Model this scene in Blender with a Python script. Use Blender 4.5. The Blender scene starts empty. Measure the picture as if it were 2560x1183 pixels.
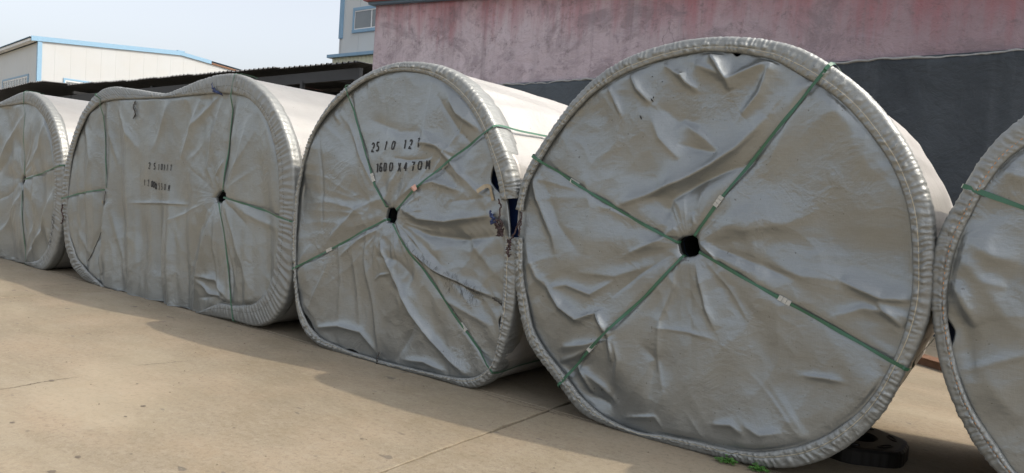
import bpy, bmesh, math, random
import numpy as np
from mathutils import Vector

# ------------------------------------------------------------------ camera, sky, sun, exposure
S = bpy.context.scene
W0, H0 = 2560.0, 1183.0
F, YAW, PIT, ROL = 1775.265, -0.627957, 0.0565506, 0.0688287
CAM = np.array([1.6058, -3.9756, 1.408])
FW = np.array([math.sin(YAW)*math.cos(PIT), math.cos(YAW)*math.cos(PIT), -math.sin(PIT)])
RT0 = np.array([math.cos(YAW), -math.sin(YAW), 0.0]); UP0 = np.cross(RT0, FW)
RT = RT0*math.cos(ROL) + UP0*math.sin(ROL); UPV = UP0*math.cos(ROL) - RT0*math.sin(ROL)
cd = bpy.data.cameras.new('camera'); cam = bpy.data.objects.new('camera', cd)
S.collection.objects.link(cam); S.camera = cam
cd.sensor_width = 36; cd.lens = 36*F/W0; cd.clip_start = .05; cd.clip_end = 3000
from mathutils import Matrix
cam.matrix_world = Matrix(((RT[0], UPV[0], -FW[0], CAM[0]), (RT[1], UPV[1], -FW[1], CAM[1]),
                           (RT[2], UPV[2], -FW[2], CAM[2]), (0, 0, 0, 1)))
SUN = Vector((.80, .30, 1.0)).normalized()
w = bpy.data.worlds.new('World'); S.world = w; w.use_nodes = True
nt = w.node_tree; nt.nodes.clear()
sk = nt.nodes.new('ShaderNodeTexSky'); sk.sky_type = 'NISHITA'; sk.sun_disc = False
sk.sun_elevation = math.asin(SUN.z); sk.sun_rotation = math.atan2(SUN.x, SUN.y)
sk.air_density = 1.0; sk.dust_density = 5.0; sk.ozone_density = 1.0; sk.altitude = 0
hs = nt.nodes.new('ShaderNodeHueSaturation'); hs.inputs['Saturation'].default_value = .36
bg = nt.nodes.new('ShaderNodeBackground'); bg.inputs[1].default_value = .15
ow = nt.nodes.new('ShaderNodeOutputWorld')
nt.links.new(sk.outputs[0], hs.inputs['Color']); nt.links.new(hs.outputs[0], bg.inputs[0]); nt.links.new(bg.outputs[0], ow.inputs[0])
sl = bpy.data.lights.new('sun', 'SUN'); sl.energy = 1.4; sl.angle = math.radians(.6); sl.color = (1.0, .87, .70)
so = bpy.data.objects.new('sun', sl); S.collection.objects.link(so)
so.rotation_euler = SUN.to_track_quat('Z', 'Y').to_euler(); so.location = (6, 4, 12)
S.view_settings.view_transform = 'Standard'; S.view_settings.look = 'None'
S.view_settings.exposure = 0.93; S.view_settings.gamma = 1; S.view_settings.use_curve_mapping = False

# ------------------------------------------------------------------ helpers
COL = S.collection
rnd = random.Random(7)

def unproj(q, axis, val):
    q = np.atleast_2d(np.array(q, float))
    d = FW + np.outer((q[:, 0]-W0/2)/F, RT) - np.outer((q[:, 1]-H0/2)/F, UPV)
    t = (val-CAM[axis])/d[:, axis]
    return CAM + d*t[:, None]

def XZ(q, y=0.0):            # photo measurements -> metres on the plane of the roll fronts
    return unproj(q, 1, y)[:, [0, 2]]

def props(o, label=None, cat=None, group=None, kind=None):
    if label: o['label'] = label
    if cat: o['category'] = cat
    if group: o['group'] = group
    if kind: o['kind'] = kind
    return o

def empty(name, loc, label, cat, group=None, rz=0):
    o = bpy.data.objects.new(name, None); COL.objects.link(o)
    o.location = loc; o.rotation_euler = (0, 0, rz); o.empty_display_size = .2
    return props(o, label, cat, group)

def mesh_obj(name, verts, faces, m, parent=None, smooth=True, world=True, kind=None):
    me = bpy.data.meshes.new(name)
    v = np.array(verts, dtype=np.float64)
    if parent is not None and world:
        v = v - np.array(parent_origin(parent))
    me.from_pydata(v.tolist(), [], faces if isinstance(faces, list) else faces.tolist())
    me.validate(); me.update()
    if smooth: me.polygons.foreach_set('use_smooth', [True]*len(me.polygons))
    me.materials.append(m)
    o = bpy.data.objects.new(name, me); COL.objects.link(o)
    if parent is not None: o.parent = parent
    if kind: o['kind'] = kind
    return o

def parent_origin(p):
    x = Vector((0, 0, 0))
    while p is not None:
        x = x + p.location; p = p.parent
    return x

class MB:
    """collects simple shapes into one mesh"""
    def __init__(s): s.v = []; s.f = []
    def box(s, x0, x1, y0, y1, z0, z1, T=None):
        b = len(s.v)
        c = [(x0,y0,z0),(x1,y0,z0),(x1,y1,z0),(x0,y1,z0),(x0,y0,z1),(x1,y0,z1),(x1,y1,z1),(x0,y1,z1)]
        s.v += [T(p) if T else p for p in c]
        s.f += [(b,b+3,b+2,b+1),(b+4,b+5,b+6,b+7),(b,b+1,b+5,b+4),(b+1,b+2,b+6,b+5),(b+2,b+3,b+7,b+6),(b+3,b,b+4,b+7)]
        return s
    def prism(s, pts, T0, T1):
        """pts 2d outline; T0/T1 map to the two 3d ends"""
        b = len(s.v); n = len(pts)
        s.v += [T0(p) for p in pts] + [T1(p) for p in pts]
        s.f += [tuple(range(b+n-1, b-1, -1)), tuple(range(b+n, b+2*n))]
        s.f += [(b+i, b+(i+1) % n, b+n+(i+1) % n, b+n+i) for i in range(n)]
        return s
    def tube(s, pts, r, n=6):
        b = len(s.v); pts = [Vector(p) for p in pts]
        for i, p in enumerate(pts):
            t = (pts[min(i+1, len(pts)-1)]-pts[max(i-1, 0)]).normalized()
            a = t.cross(Vector((.3, .5, .8))).normalized(); c = t.cross(a)
            rr = r[i] if isinstance(r, (list, tuple)) else r
            for k in range(n):
                an = 2*math.pi*k/n
                s.v.append(tuple(p + a*(math.cos(an)*rr) + c*(math.sin(an)*rr)))
        for i in range(len(pts)-1):
            for k in range(n):
                s.f.append((b+i*n+k, b+i*n+(k+1) % n, b+(i+1)*n+(k+1) % n, b+(i+1)*n+k))
        s.f.append(tuple(b+k for k in range(n))); s.f.append(tuple(b+(len(pts)-1)*n+k for k in range(n-1, -1, -1)))
        return s
    def build(s, name, m, parent=None, smooth=False, **k): return mesh_obj(name, s.v, s.f, m, parent, smooth, **k)

# ---- numpy gradient noise
_rs = np.random.RandomState(11)
_P = _rs.permutation(256); _P = np.concatenate([_P, _P, _P])
_G = np.stack([np.cos(np.linspace(0, 2*np.pi, 256, endpoint=False)), np.sin(np.linspace(0, 2*np.pi, 256, endpoint=False))], -1)[_rs.permutation(256)]
def noise(x, y, seed=0):
    x = np.asarray(x, float)+seed*17.31; y = np.asarray(y, float)+seed*9.77
    xi = np.floor(x).astype(int); yi = np.floor(y).astype(int); fx = x-xi; fy = y-yi
    u = fx*fx*fx*(fx*(fx*6-15)+10); v = fy*fy*fy*(fy*(fy*6-15)+10)
    def g(i, j, dx, dy):
        h = _P[(_P[i & 255]+j) & 255]; gg = _G[h]; return gg[..., 0]*dx+gg[..., 1]*dy
    a = g(xi, yi, fx, fy); b = g(xi+1, yi, fx-1, fy); c = g(xi, yi+1, fx, fy-1); d = g(xi+1, yi+1, fx-1, fy-1)
    return (a*(1-u)+b*u)*(1-v)+(c*(1-u)+d*u)*v     # about -0.7..0.7
def sstep(a, b, x):
    t = np.clip((x-a)/(b-a), 0, 1); return t*t*(3-2*t)

# ------------------------------------------------------------------ materials
class NT:
    def __init__(s, name):
        s.m = bpy.data.materials.new(name); s.m.use_nodes = True; s.t = s.m.node_tree; s.t.nodes.clear()
        s.out = s.n('ShaderNodeOutputMaterial'); s.b = s.n('ShaderNodeBsdfPrincipled'); s.l(s.b.outputs[0], s.out.inputs[0])
        s.geo = s.n('ShaderNodeNewGeometry'); s.pos = s.geo.outputs['Position']
    def n(s, t, **k):
        x = s.t.nodes.new(t)
        for a, b in k.items(): setattr(x, a, b)
        return x
    def l(s, a, b): s.t.links.new(a, b)
    def setin(s, sock, v):
        if hasattr(v, 'links') or isinstance(v, bpy.types.NodeSocket): s.l(v, sock)
        else: sock.default_value = v
    def scale(s, sx, sy, sz, vec=None):
        m = s.n('ShaderNodeMapping'); s.l(vec or s.pos, m.inputs[0]); m.inputs['Scale'].default_value = (sx, sy, sz); return m.outputs[0]
    def noise(s, sc, det=4, rough=.55, vec=None, dist=0):
        n = s.n('ShaderNodeTexNoise'); s.l(vec or s.pos, n.inputs['Vector'])
        n.inputs['Scale'].default_value = sc; n.inputs['Detail'].default_value = det; n.inputs['Roughness'].default_value = rough
        n.inputs['Distortion'].default_value = dist; return n.outputs['Fac']
    def ramp(s, v, pts):
        r = s.n('ShaderNodeValToRGB'); s.l(v, r.inputs[0]); e = r.color_ramp.elements
        while len(e) < len(pts): e.new(.5)
        for i, (p, c) in enumerate(pts):
            e[i].position = p; e[i].color = (c, c, c, 1) if isinstance(c, (int, float)) else (*c, 1)
        return r.outputs[0]
    def mix(s, f, a, b, mode='MIX'):
        m = s.n('ShaderNodeMix'); m.data_type = 'RGBA'; m.blend_type = mode
        s.setin(m.inputs[0], f)
        for k, v in ((6, a), (7, b)):
            if isinstance(v, tuple) and len(v) == 3: v = (*v, 1)
            s.setin(m.inputs[k], v)
        return m.outputs[2]
    def math(s, op, a, b=0.0, c=None):
        m = s.n('ShaderNodeMath', operation=op); s.setin(m.inputs[0], a); s.setin(m.inputs[1], b)
        if c is not None: s.setin(m.inputs[2], c)
        return m.outputs[0]
    def bump(s, h, st=.3, dist=.01, prev=None):
        b = s.n('ShaderNodeBump'); s.l(h, b.inputs['Height']); b.inputs['Strength'].default_value = st; b.inputs['Distance'].default_value = dist
        if prev: s.l(prev, b.inputs['Normal'])
        return b.outputs[0]
    def fin(s, col, rough=.6, metal=0.0, normal=None, spec=.5):
        if isinstance(col, tuple): col = (*col, 1)
        s.setin(s.b.inputs['Base Color'], col); s.setin(s.b.inputs['Roughness'], rough); s.setin(s.b.inputs['Metallic'], metal)
        s.b.inputs['Specular IOR Level'].default_value = spec
        if normal: s.l(normal, s.b.inputs['Normal'])
        return s.m

def plain(name, c, rough=.6, metal=0., var=.12, sc=6):
    t = NT(name); n = t.noise(sc, 5)
    col = t.mix(n, tuple(x*(1-var) for x in c), tuple(min(1, x*(1+var)) for x in c))
    return t.fin(col, rough, metal)

def tarp(name, base, metal=.68, rough=.33, dirt=.5, crinkle=1.0):
    t = NT(name)
    big = t.noise(1.3, 4, .6); mid = t.noise(7, 5, .6)
    c = t.mix(t.ramp(big, [(.35, 0.0), (.68, 1.0)]), tuple(x*.93 for x in base), tuple(x*1.06 for x in base))
    # dusty film, thicker low down where splashes reach, streaky
    sep = t.n('ShaderNodeSeparateXYZ'); t.l(t.pos, sep.inputs[0])
    low = t.ramp(t.math('DIVIDE', sep.outputs[2], 2.6), [(.0, 1.0), (.22, .35), (.8, .0)])
    streak = t.noise(3.0, 6, .65, t.scale(2.2, 2.2, .45))
    dm = t.math('MULTIPLY', t.math('ADD', low, .35), t.ramp(streak, [(.38, 0.0), (.72, 1.0)]))
    dm = t.math('MULTIPLY', dm, dirt)
    c = t.mix(dm, c, (.19, .17, .14))
    sp = t.noise(46, 2, .5); c = t.mix(t.ramp(sp, [(.735, 0.0), (.75, .55)]), c, (.07, .06, .055))
    wa = t.noise(1, 3, .6, t.scale(11, 11, 260)); wb = t.noise(1, 3, .6, t.scale(260, 260, 9)); wab = t.math('ADD', t.math('MULTIPLY', wa, .5), t.math('MULTIPLY', wb, .5))
    c = t.mix(t.ramp(wab, [(.38, 0.0), (.62, 1.0)]), t.mix(1.0, c, (.95, .95, .95), 'MULTIPLY'), t.mix(1.0, c, (1.05, 1.05, 1.05), 'MULTIPLY'))
    # woven tape: fine crossed ribs
    wx = t.n('ShaderNodeTexWave', wave_type='BANDS', bands_direction='X'); t.l(t.pos, wx.inputs[0]); wx.inputs['Scale'].default_value = 62; wx.inputs['Distortion'].default_value = .6
    wz = t.n('ShaderNodeTexWave', wave_type='BANDS', bands_direction='Z'); t.l(t.pos, wz.inputs[0]); wz.inputs['Scale'].default_value = 62; wz.inputs['Distortion'].default_value = .6
    wv = t.math('MULTIPLY', wx.outputs['Fac'], wz.outputs['Fac'])
    cr = t.noise(9, 6, .62, dist=.6)
    cr2 = t.noise(34, 4, .6, t.scale(.6, 1, 1.5))
    k1 = t.math('ABSOLUTE', t.math('SUBTRACT', t.noise(3.6, 4, .6, dist=.9), .5)); k2 = t.math('ABSOLUTE', t.math('SUBTRACT', t.noise(9.5, 4, .6, dist=.8), .5))
    kr = t.math('ADD', t.ramp(k1, [(0.0, 1.0), (.07, 0.0)]), t.math('MULTIPLY', t.ramp(k2, [(0.0, 1.0), (.09, 0.0)]), .45))
    kr = t.math('MULTIPLY', kr, t.ramp(t.noise(1.7, 3), [(.46, .0), (.66, 1.0)]))
    n0 = t.bump(kr, .34*crinkle, .006); n1 = t.bump(cr, .22*crinkle, .02, n0); n2 = t.bump(cr2, .26*crinkle, .006, n1); n2 = t.bump(wab, .10, .002, n2); n3 = t.bump(wv, .06, .0015, n2)
    r = t.math('ADD', t.math('MULTIPLY', mid, .22), rough-.11)
    r = t.math('ADD', r, t.math('MULTIPLY', dm, .3))
    return t.fin(c, r, t.math('MULTIPLY', t.math('SUBTRACT', 1.0, dm), metal), n3)

M = {}
M['face'] = tarp('silver_tarp', (.278, .296, .298), dirt=.07)
M['face_dirty'] = tarp('silver_tarp_dusty', (.275, .292, .289), .62, .36, .12)
M['band'] = tarp('silver_hem', (.275, .287, .28), .48, .47, .25, 1.4)
M['band_old'] = tarp('old_grey_hem', (.26, .27, .262), .48, .47, .2, 1.2)
M['white_wrap'] = tarp('pale_woven_wrap', (.30, .298, .29), .30, .45, .35, .5)
M['pale_wrap'] = tarp('pale_silver_wrap', (.45, .442, .425), .35, .42, .5, 1.0)
M['blue_tarp'] = plain('dark_blue_tarp', (.014, .035, .12), .45)
M['dark'] = plain('dark_core', (.006, .008, .008), .9)
M['strap'] = plain('green_plastic_strap', (.04, .125, .075), .38, 0, .3, 9)
M['clip'] = plain('pale_metal_clip', (.45, .45, .42), .5, .0, .3, 90)
M['thread'] = plain('cream_thread', (.50, .45, .34), .8)
M['orange_thread'] = plain('orange_thread', (.62, .30, .12), .8)
M['dark_thread'] = plain('dark_thread', (.06, .055, .05), .8)
M['cord'] = plain('brown_cord', (.07, .045, .045), .9, 0, .6, 60)
M['black_ink'] = plain('black_stencil_ink', (.018, .018, .02), .7)
M['red_ink'] = plain('faded_red_ink', (.62, .25, .22), .7)
M['blue_string'] = plain('blue_string', (.03, .05, .14), .6)
M['tan_tape'] = plain('tan_tape', (.30, .245, .16), .4, 0, .3, 30)
M['pink_tag'] = plain('pink_tag', (.62, .38, .32), .6)
M['black_rubber'] = plain('black_casting', (.012, .011, .010), .42, .2, .4, 12)
M['leaf'] = plain('weed_leaf', (.06, .17, .025), .55, 0, .45, 40)
M['blue_trim'] = plain('blue_painted_trim', (.19, .33, .46), .45)
M['blue_dark'] = plain('weathered_blue_trim', (.12, .20, .29), .55)
M['frame_white'] = plain('white_window_frame', (.66, .67, .67), .4)
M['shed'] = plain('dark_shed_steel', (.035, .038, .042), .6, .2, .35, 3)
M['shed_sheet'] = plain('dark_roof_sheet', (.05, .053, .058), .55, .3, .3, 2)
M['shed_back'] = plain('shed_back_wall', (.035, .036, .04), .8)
M['rust'] = plain('rusty_steel', (.16, .085, .05), .8, 0, .4, 20)

def glass_mat():
    t = NT('window_glass'); n = t.noise(1.2, 3); return t.fin(t.mix(n, (.10, .12, .13), (.17, .19, .20)), .12, 0, t.bump(t.noise(1.5, 2), .05, .02), .7)
M['glass'] = glass_mat()

def panel_mat(name, c):
    t = NT(name)
    st = t.noise(2.5, 6, .65, t.scale(1.4, 1.4, .12)); g = t.noise(.5, 4)
    col = t.mix(t.ramp(st, [(.50, 0.0), (.80, .15)]), c, tuple(x*.72 for x in c))
    col = t.mix(t.ramp(g, [(.4, 0.0), (.7, .25)]), col, tuple(a*b for a, b in zip(c, (.95, .88, .76))))
    return t.fin(col, .5)
M['panel'] = panel_mat('cream_sandwich_panel', (.40, .42, .43))
M['panel2'] = panel_mat('pale_sandwich_panel', (.50, .53, .54))
M['yellow_sheet'] = panel_mat('pale_yellow_sheet', (.55, .56, .43))

def concrete():
    t = NT('yard_concrete')
    a = t.noise(.55, 6, .6); b = t.noise(3.2, 7, .65); c = t.noise(120, 3, .6); d = t.noise(24, 5, .7)
    col = t.ramp(a, [(.30, (.195, .168, .122)), (.5, (.246, .212, .158)), (.70, (.292, .255, .194))])
    col = t.mix(t.ramp(b, [(.40, 0.0), (.75, .6)]), col, (.195, .155, .098))
    col = t.mix(t.ramp(d, [(.3, .35), (.6, 0.0)]), col, (.175, .138, .085))
    col = t.mix(t.ramp(c, [(.35, .45), (.55, 0.0), (.75, .0)]), col, (.16, .125, .08))
    sp = t.noise(9.0, 2, .4, t.scale(.6, 1.2, 1)); col = t.mix(t.ramp(sp, [(.715, 0.0), (.735, .75)]), col, (.09, .08, .07))
    pit = t.noise(60, 2, .5); col = t.mix(t.ramp(pit, [(.66, 0.0), (.72, .55)]), col, (.13, .11, .08))
    lite = t.noise(75, 3, .6); col = t.mix(t.ramp(lite, [(.60, 0.0), (.72, .45)]), col, (.40, .34, .24))
    pinkp = t.noise(.9, 5, .6, t.scale(1, 1.6, 1)); col = t.mix(t.ramp(pinkp, [(.45, 0.0), (.66, .5)]), col, (.315, .25, .18))
    dk = t.noise(.45, 7, .68, t.scale(.5, 1.5, 1), .7); col = t.mix(t.ramp(dk, [(.54, 0.0), (.70, .45)]), col, (.185, .148, .10))
    g2 = t.noise(32, 4, .7); col = t.mix(t.ramp(g2, [(.36, .5), (.50, 0.0)]), col, (.15, .12, .085)); g3 = t.noise(14, 6, .7, t.scale(.7, 1.6, 1)); col = t.mix(t.ramp(g3, [(.52, 0.0), (.70, .45)]), col, (.30, .265, .205))
    wear = t.noise(1.1, 6, .6, t.scale(.35, 1.2, 1), .5)
    col = t.mix(t.ramp(wear, [(.46, 0.0), (.64, .32)]), col, (.345, .305, .225))
    # hairline cracks
    v = t.n('ShaderNodeTexVoronoi', feature='DISTANCE_TO_EDGE'); t.l(t.scale(1, 1, 1), v.inputs['Vector']); v.inputs['Scale'].default_value = .42
    dn = t.n('ShaderNodeTexNoise'); t.l(t.pos, dn.inputs['Vector']); dn.inputs['Scale'].default_value = 2.5; dn.inputs['Detail'].default_value = 6
    mv = t.n('ShaderNodeVectorMath', operation='MULTIPLY_ADD'); t.l(dn.outputs['Color'], mv.inputs[0]); mv.inputs[1].default_value = (.6, .6, 0); t.l(t.pos, mv.inputs[2])
    t.l(mv.outputs[0], v.inputs['Vector'])
    ck = t.math('MULTIPLY', t.ramp(v.outputs['Distance'], [(0.0, 1.0), (.0035, 0.0)]), t.ramp(t.noise(.5, 2), [(.97, 0.0), (.99, .1)]))
    col = t.mix(ck, col, (.10, .08, .06))
    n1 = t.bump(d, .18, .01); n2 = t.bump(c, .3, .003, n1); n3 = t.bump(ck, -.4, .004, n2)
    return t.fin(col, t.math('ADD', t.math('MULTIPLY', b, .25), .62), 0, n3, .35)
M['concrete'] = concrete()
M['joint'] = plain('joint_dirt', (.075, .058, .04), .95, 0, .3, 40)

def wall_mat(name, kind):
    t = NT(name)
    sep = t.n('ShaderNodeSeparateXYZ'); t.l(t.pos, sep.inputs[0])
    st = t.noise(2.4, 7, .65, t.scale(1.6, 1, .16)); bl = t.noise(.75, 6, .62, dist=.4); fine = t.noise(9, 7, .7)
    if kind == 'pink':
        col = t.mix(t.ramp(bl, [(.34, 0.0), (.66, 1.0)]), (.46, .39, .43), (.62, .55, .60))
        col = t.mix(t.ramp(st, [(.44, 0.0), (.70, .55)]), col, (.34, .30, .33))
        rt = t.ramp(t.math('ADD', t.math('MULTIPLY', sep.outputs[0], .07), t.math('MULTIPLY', bl, .9)), [(.0, 0.0), (.6, .9)])  # haze and glare painted into the colour: left end paler, right darker, patchy
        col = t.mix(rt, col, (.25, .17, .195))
        # redder paint left under the coping, running down in streaks
        hz = t.math('ADD', sep.outputs[2], t.math('MULTIPLY', t.math('SUBTRACT', st, .5), 2.2))
        hz = t.math('ADD', hz, t.math('MULTIPLY', sep.outputs[0], .055))
        red = t.ramp(t.math('DIVIDE', hz, 7.0), [(.56, 0.0), (.70, .8)])
        col = t.mix(red, col, (.40, .14, .16))
        gr = t.noise(.9, 8, .72, t.scale(1, 1, 1.5), 1.2); col = t.mix(t.ramp(gr, [(.50, 0.0), (.62, .55)]), col, (.20, .165, .185))
        dr = t.noise(3.5, 6, .6, t.scale(2.4, 1, .09)); col = t.mix(t.ramp(dr, [(.56, 0.0), (.68, .4)]), col, (.24, .20, .22))
        col = t.mix(t.ramp(fine, [(.54, 0.0), (.70, .6)]), col, (.16, .135, .15))
        col = t.mix(t.ramp(t.noise(1.9, 6, .7, dist=.8), [(.62, 0.0), (.72, .5)]), col, (.44, .34, .36))
    else:
        col = t.mix(t.ramp(bl, [(.35, 0.0), (.68, 1.0)]), (.038, .046, .055), (.068, .080, .093))
        rt = t.ramp(t.math('ADD', t.math('MULTIPLY', sep.outputs[0], -.09), t.math('MULTIPLY', bl, .9)), [(.5, 0.0), (1.0, .8)])  # grey coat lightened towards the left, haze painted into its colour
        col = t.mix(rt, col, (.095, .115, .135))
        col = t.mix(t.ramp(t.noise(.9, 7, .72, dist=.9), [(.58, 0.0), (.74, .55)]), col, (.15, .175, .195))
        col = t.mix(t.ramp(st, [(.52, 0.0), (.70, .4)]), col, (.10, .115, .13))
        col = t.mix(t.ramp(fine, [(.62, 0.0), (.76, .35)]), col, (.022, .025, .03))
    n1 = t.bump(t.noise(2.2, 6, .65, dist=.7), .9, .06); n2 = t.bump(fine, .8, .025, n1); n3 = t.bump(t.noise(45, 4), .3, .004, n2)
    v = t.n('ShaderNodeTexVoronoi', feature='DISTANCE_TO_EDGE'); v.inputs['Scale'].default_value = .55
    dn = t.n('ShaderNodeTexNoise'); t.l(t.pos, dn.inputs['Vector']); dn.inputs['Scale'].default_value = 1.8; dn.inputs['Detail'].default_value = 7
    mv = t.n('ShaderNodeVectorMath', operation='MULTIPLY_ADD'); t.l(dn.outputs['Color'], mv.inputs[0]); mv.inputs[1].default_value = (1.1, 0, 1.1); t.l(t.pos, mv.inputs[2])
    t.l(mv.outputs[0], v.inputs['Vector'])
    ck = t.math('MULTIPLY', t.ramp(v.outputs['Distance'], [(0.0, 1.0), (.004, 0.0)]), t.ramp(t.noise(.6, 2), [(.56, 0.0), (.64, .6)]))
    col = t.mix(ck, col, (.06, .05, .055) if kind == 'pink' else (.02, .02, .022))
    return t.fin(col, .85, 0, n3, .3)
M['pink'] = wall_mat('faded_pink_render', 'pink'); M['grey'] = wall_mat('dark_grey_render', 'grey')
M['coping'] = plain('red_coping_paint', (.30, .10, .105), .7, 0, .25, 3)
M['plaster_edge'] = plain('broken_plaster_edge', (.30, .31, .31), .9, 0, .4, 14)

# ------------------------------------------------------------------ the ground
g = 400
ground = mesh_obj('ground', [(-g, -g, -.04), (g, -g, -.04), (g, g, -.04), (-g, g, -.04)], [(0, 1, 2, 3)], M['joint'], smooth=False)
props(ground, kind='structure')
# far field of the yard beyond the slabs one can tell apart
XS = [-24.9, -18.9, -12.9, -6.9, -.88, 5.1, 11.1]; YS = [-11.2, -5.6, .02, 5.62, 6.48]
far = MB()
Z0 = -.002
for (a, b, c, d) in ((-g, g, -g, YS[0]), (-g, g, YS[-1], g), (-g, XS[0], YS[0], YS[-1]), (XS[-1], g, YS[0], YS[-1])):
    k = len(far.v); far.v += [(a, c, Z0), (b, c, Z0), (b, d, Z0), (a, d, Z0)]; far.f.append((k, k+1, k+2, k+3))
yard = far.build('yard', M['concrete']); props(yard, kind='structure')

def slab(x0, x1, y0, y1, sd):
    """one cast slab: worn, slightly ragged arrises around a flat top"""
    r = random.Random(sd); pts = []; n = 160
    def edge(a, b):
        for i in range(n):
            t = i/n; x = a[0]+(b[0]-a[0])*t; y = a[1]+(b[1]-a[1])*t
            q = float(noise(x*1.7+y*2.3, x*.9-y*1.1, sd))*.016+float(noise(x*11+y*9, 3.3, sd))*.012
            cx, cy = (x0+x1)/2, (y0+y1)/2; nx, ny = (b[1]-a[1]), -(b[0]-a[0]); L = math.hypot(nx, ny)
            q = -.005+min(.0045, q)
            if 0 < i: x += nx/L*q; y += ny/L*q
            pts.append((x, y))
    edge((x0+.005, y0+.005), (x1-.005, y0+.005)); edge((x1-.005, y0+.005), (x1-.005, y1-.005)); edge((x1-.005, y1-.005), (x0+.005, y1-.005)); edge((x0+.005, y1-.005), (x0+.005, y0+.005))
    N = len(pts); cx, cy = (x0+x1)/2, (y0+y1)/2
    v = [(x, y, -.045) for x, y in pts]+[(x, y, -.003) for x, y in pts]
    v += [(x+(cx-x)*.0016, y+(cy-y)*.0016, 0) for x, y in pts]
    f = [(i, (i+1) % N, N+(i+1) % N, N+i) for i in range(N)]+[(N+i, N+(i+1) % N, 2*N+(i+1) % N, 2*N+i) for i in range(N)]+[tuple(range(2*N, 3*N))]
    return mesh_obj('slab', v, f, M['concrete'], yard, smooth=False)
for i in range(len(XS)-1):
    for j in range(len(YS)-1): slab(XS[i], XS[i+1], YS[j], YS[j+1], i*7+j)

# hairline cracks and loose grit on the concrete
def crack(pts, wdt, sd):
    P = unproj(pts, 2, 0)[:, :2]; r = random.Random(sd); L = []
    for a in range(len(P)-1):
        for q in range(12): L.append(P[a]+(P[a+1]-P[a])*q/12+np.array([r.uniform(-1, 1), r.uniform(-1, 1)])*.006)
    V = []; Fc = []
    for k, p in enumerate(L):
        d = L[min(k+1, len(L)-1)]-L[max(k-1, 0)]; d = d/(np.hypot(*d)+1e-9); w_ = wdt*(.25+r.random())*math.sin(math.pi*(k+.6)/(len(L)+.2))**.4/2
        V += [(p[0]-d[1]*w_, p[1]+d[0]*w_, .0016), (p[0]+d[1]*w_, p[1]-d[0]*w_, .0016)]
    for k in range(len(L)-1): Fc.append((2*k, 2*k+1, 2*k+3, 2*k+2))
    mesh_obj('crack', V, Fc, M['joint'], yard, smooth=False)
crack([(-20, 976), (40, 969), (90, 958), (135, 951), (210, 941)], .010, 1)
crack([(340, 914), (390, 910), (440, 906), (490, 901)], .007, 2)
crack([(1204, 982), (1262, 1002), (1325, 1020), (1395, 1036), (1450, 1052)], .007, 3)
crack([(80, 716), (150, 713), (210, 708)], .012, 4)
r_ = random.Random(5); V = []; Fc = []
for k in range(1800):
    x = r_.uniform(-12, 3.0); y = r_.uniform(-3.6, .1) if r_.random() < .75 else r_.uniform(-.25, .12)
    s_ = .0022+.006*r_.random()**4; b = len(V); a = r_.random()*6.28
    for j in range(5): V.append((x+s_*math.cos(a+j*1.257)*r_.uniform(.7, 1.3), y+s_*math.sin(a+j*1.257), .0))
    V.append((x, y, s_*.9)); Fc += [(b+j, b+(j+1) % 5, b+5) for j in range(5)]
grit = mesh_obj('grit', V, Fc, plain('grit_stone', (.17, .14, .10), .9, 0, .6, 30), None, False, kind='stuff'); props(grit, 'loose grit and small stones scattered over the concrete yard', 'grit')
def stain(px, py, rx, ry, sd, c='oil_stain'):
    P = unproj((px, py), 2, 0)[0]; r = random.Random(sd); n = 18; V = [(P[0], P[1], .0022)]
    for j in range(n):
        a = 2*math.pi*j/n; q = r.uniform(.75, 1.2); V.append((P[0]+rx*q*math.cos(a), P[1]+ry*q*math.sin(a), .0022))
    mesh_obj('stain', V, [(0, 1+j, 1+(j+1) % n) for j in range(n)], M[c], yard, False)
M['oil_stain'] = plain('oil_stain', (.12, .098, .072), .6, 0, .3, 60)
for k, (px, py, rx, ry) in enumerate([(195, 1143, .022, .018), (358, 1016, .022, .02), (129, 952, .03, .02), (31, 1057, .02, .016), (343, 960, .014, .012), (1401, 1125, .011, .010), (1385, 1171, .010, .009), (1339, 1171, .010, .008), (905, 1098, .018, .012), (314, 1042, .018, .010), (130, 1180, .03, .02), (585, 1070, .012, .01), (328, 1136, .012, .01)]): stain(px, py, rx*.75, ry*.75, k)

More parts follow.
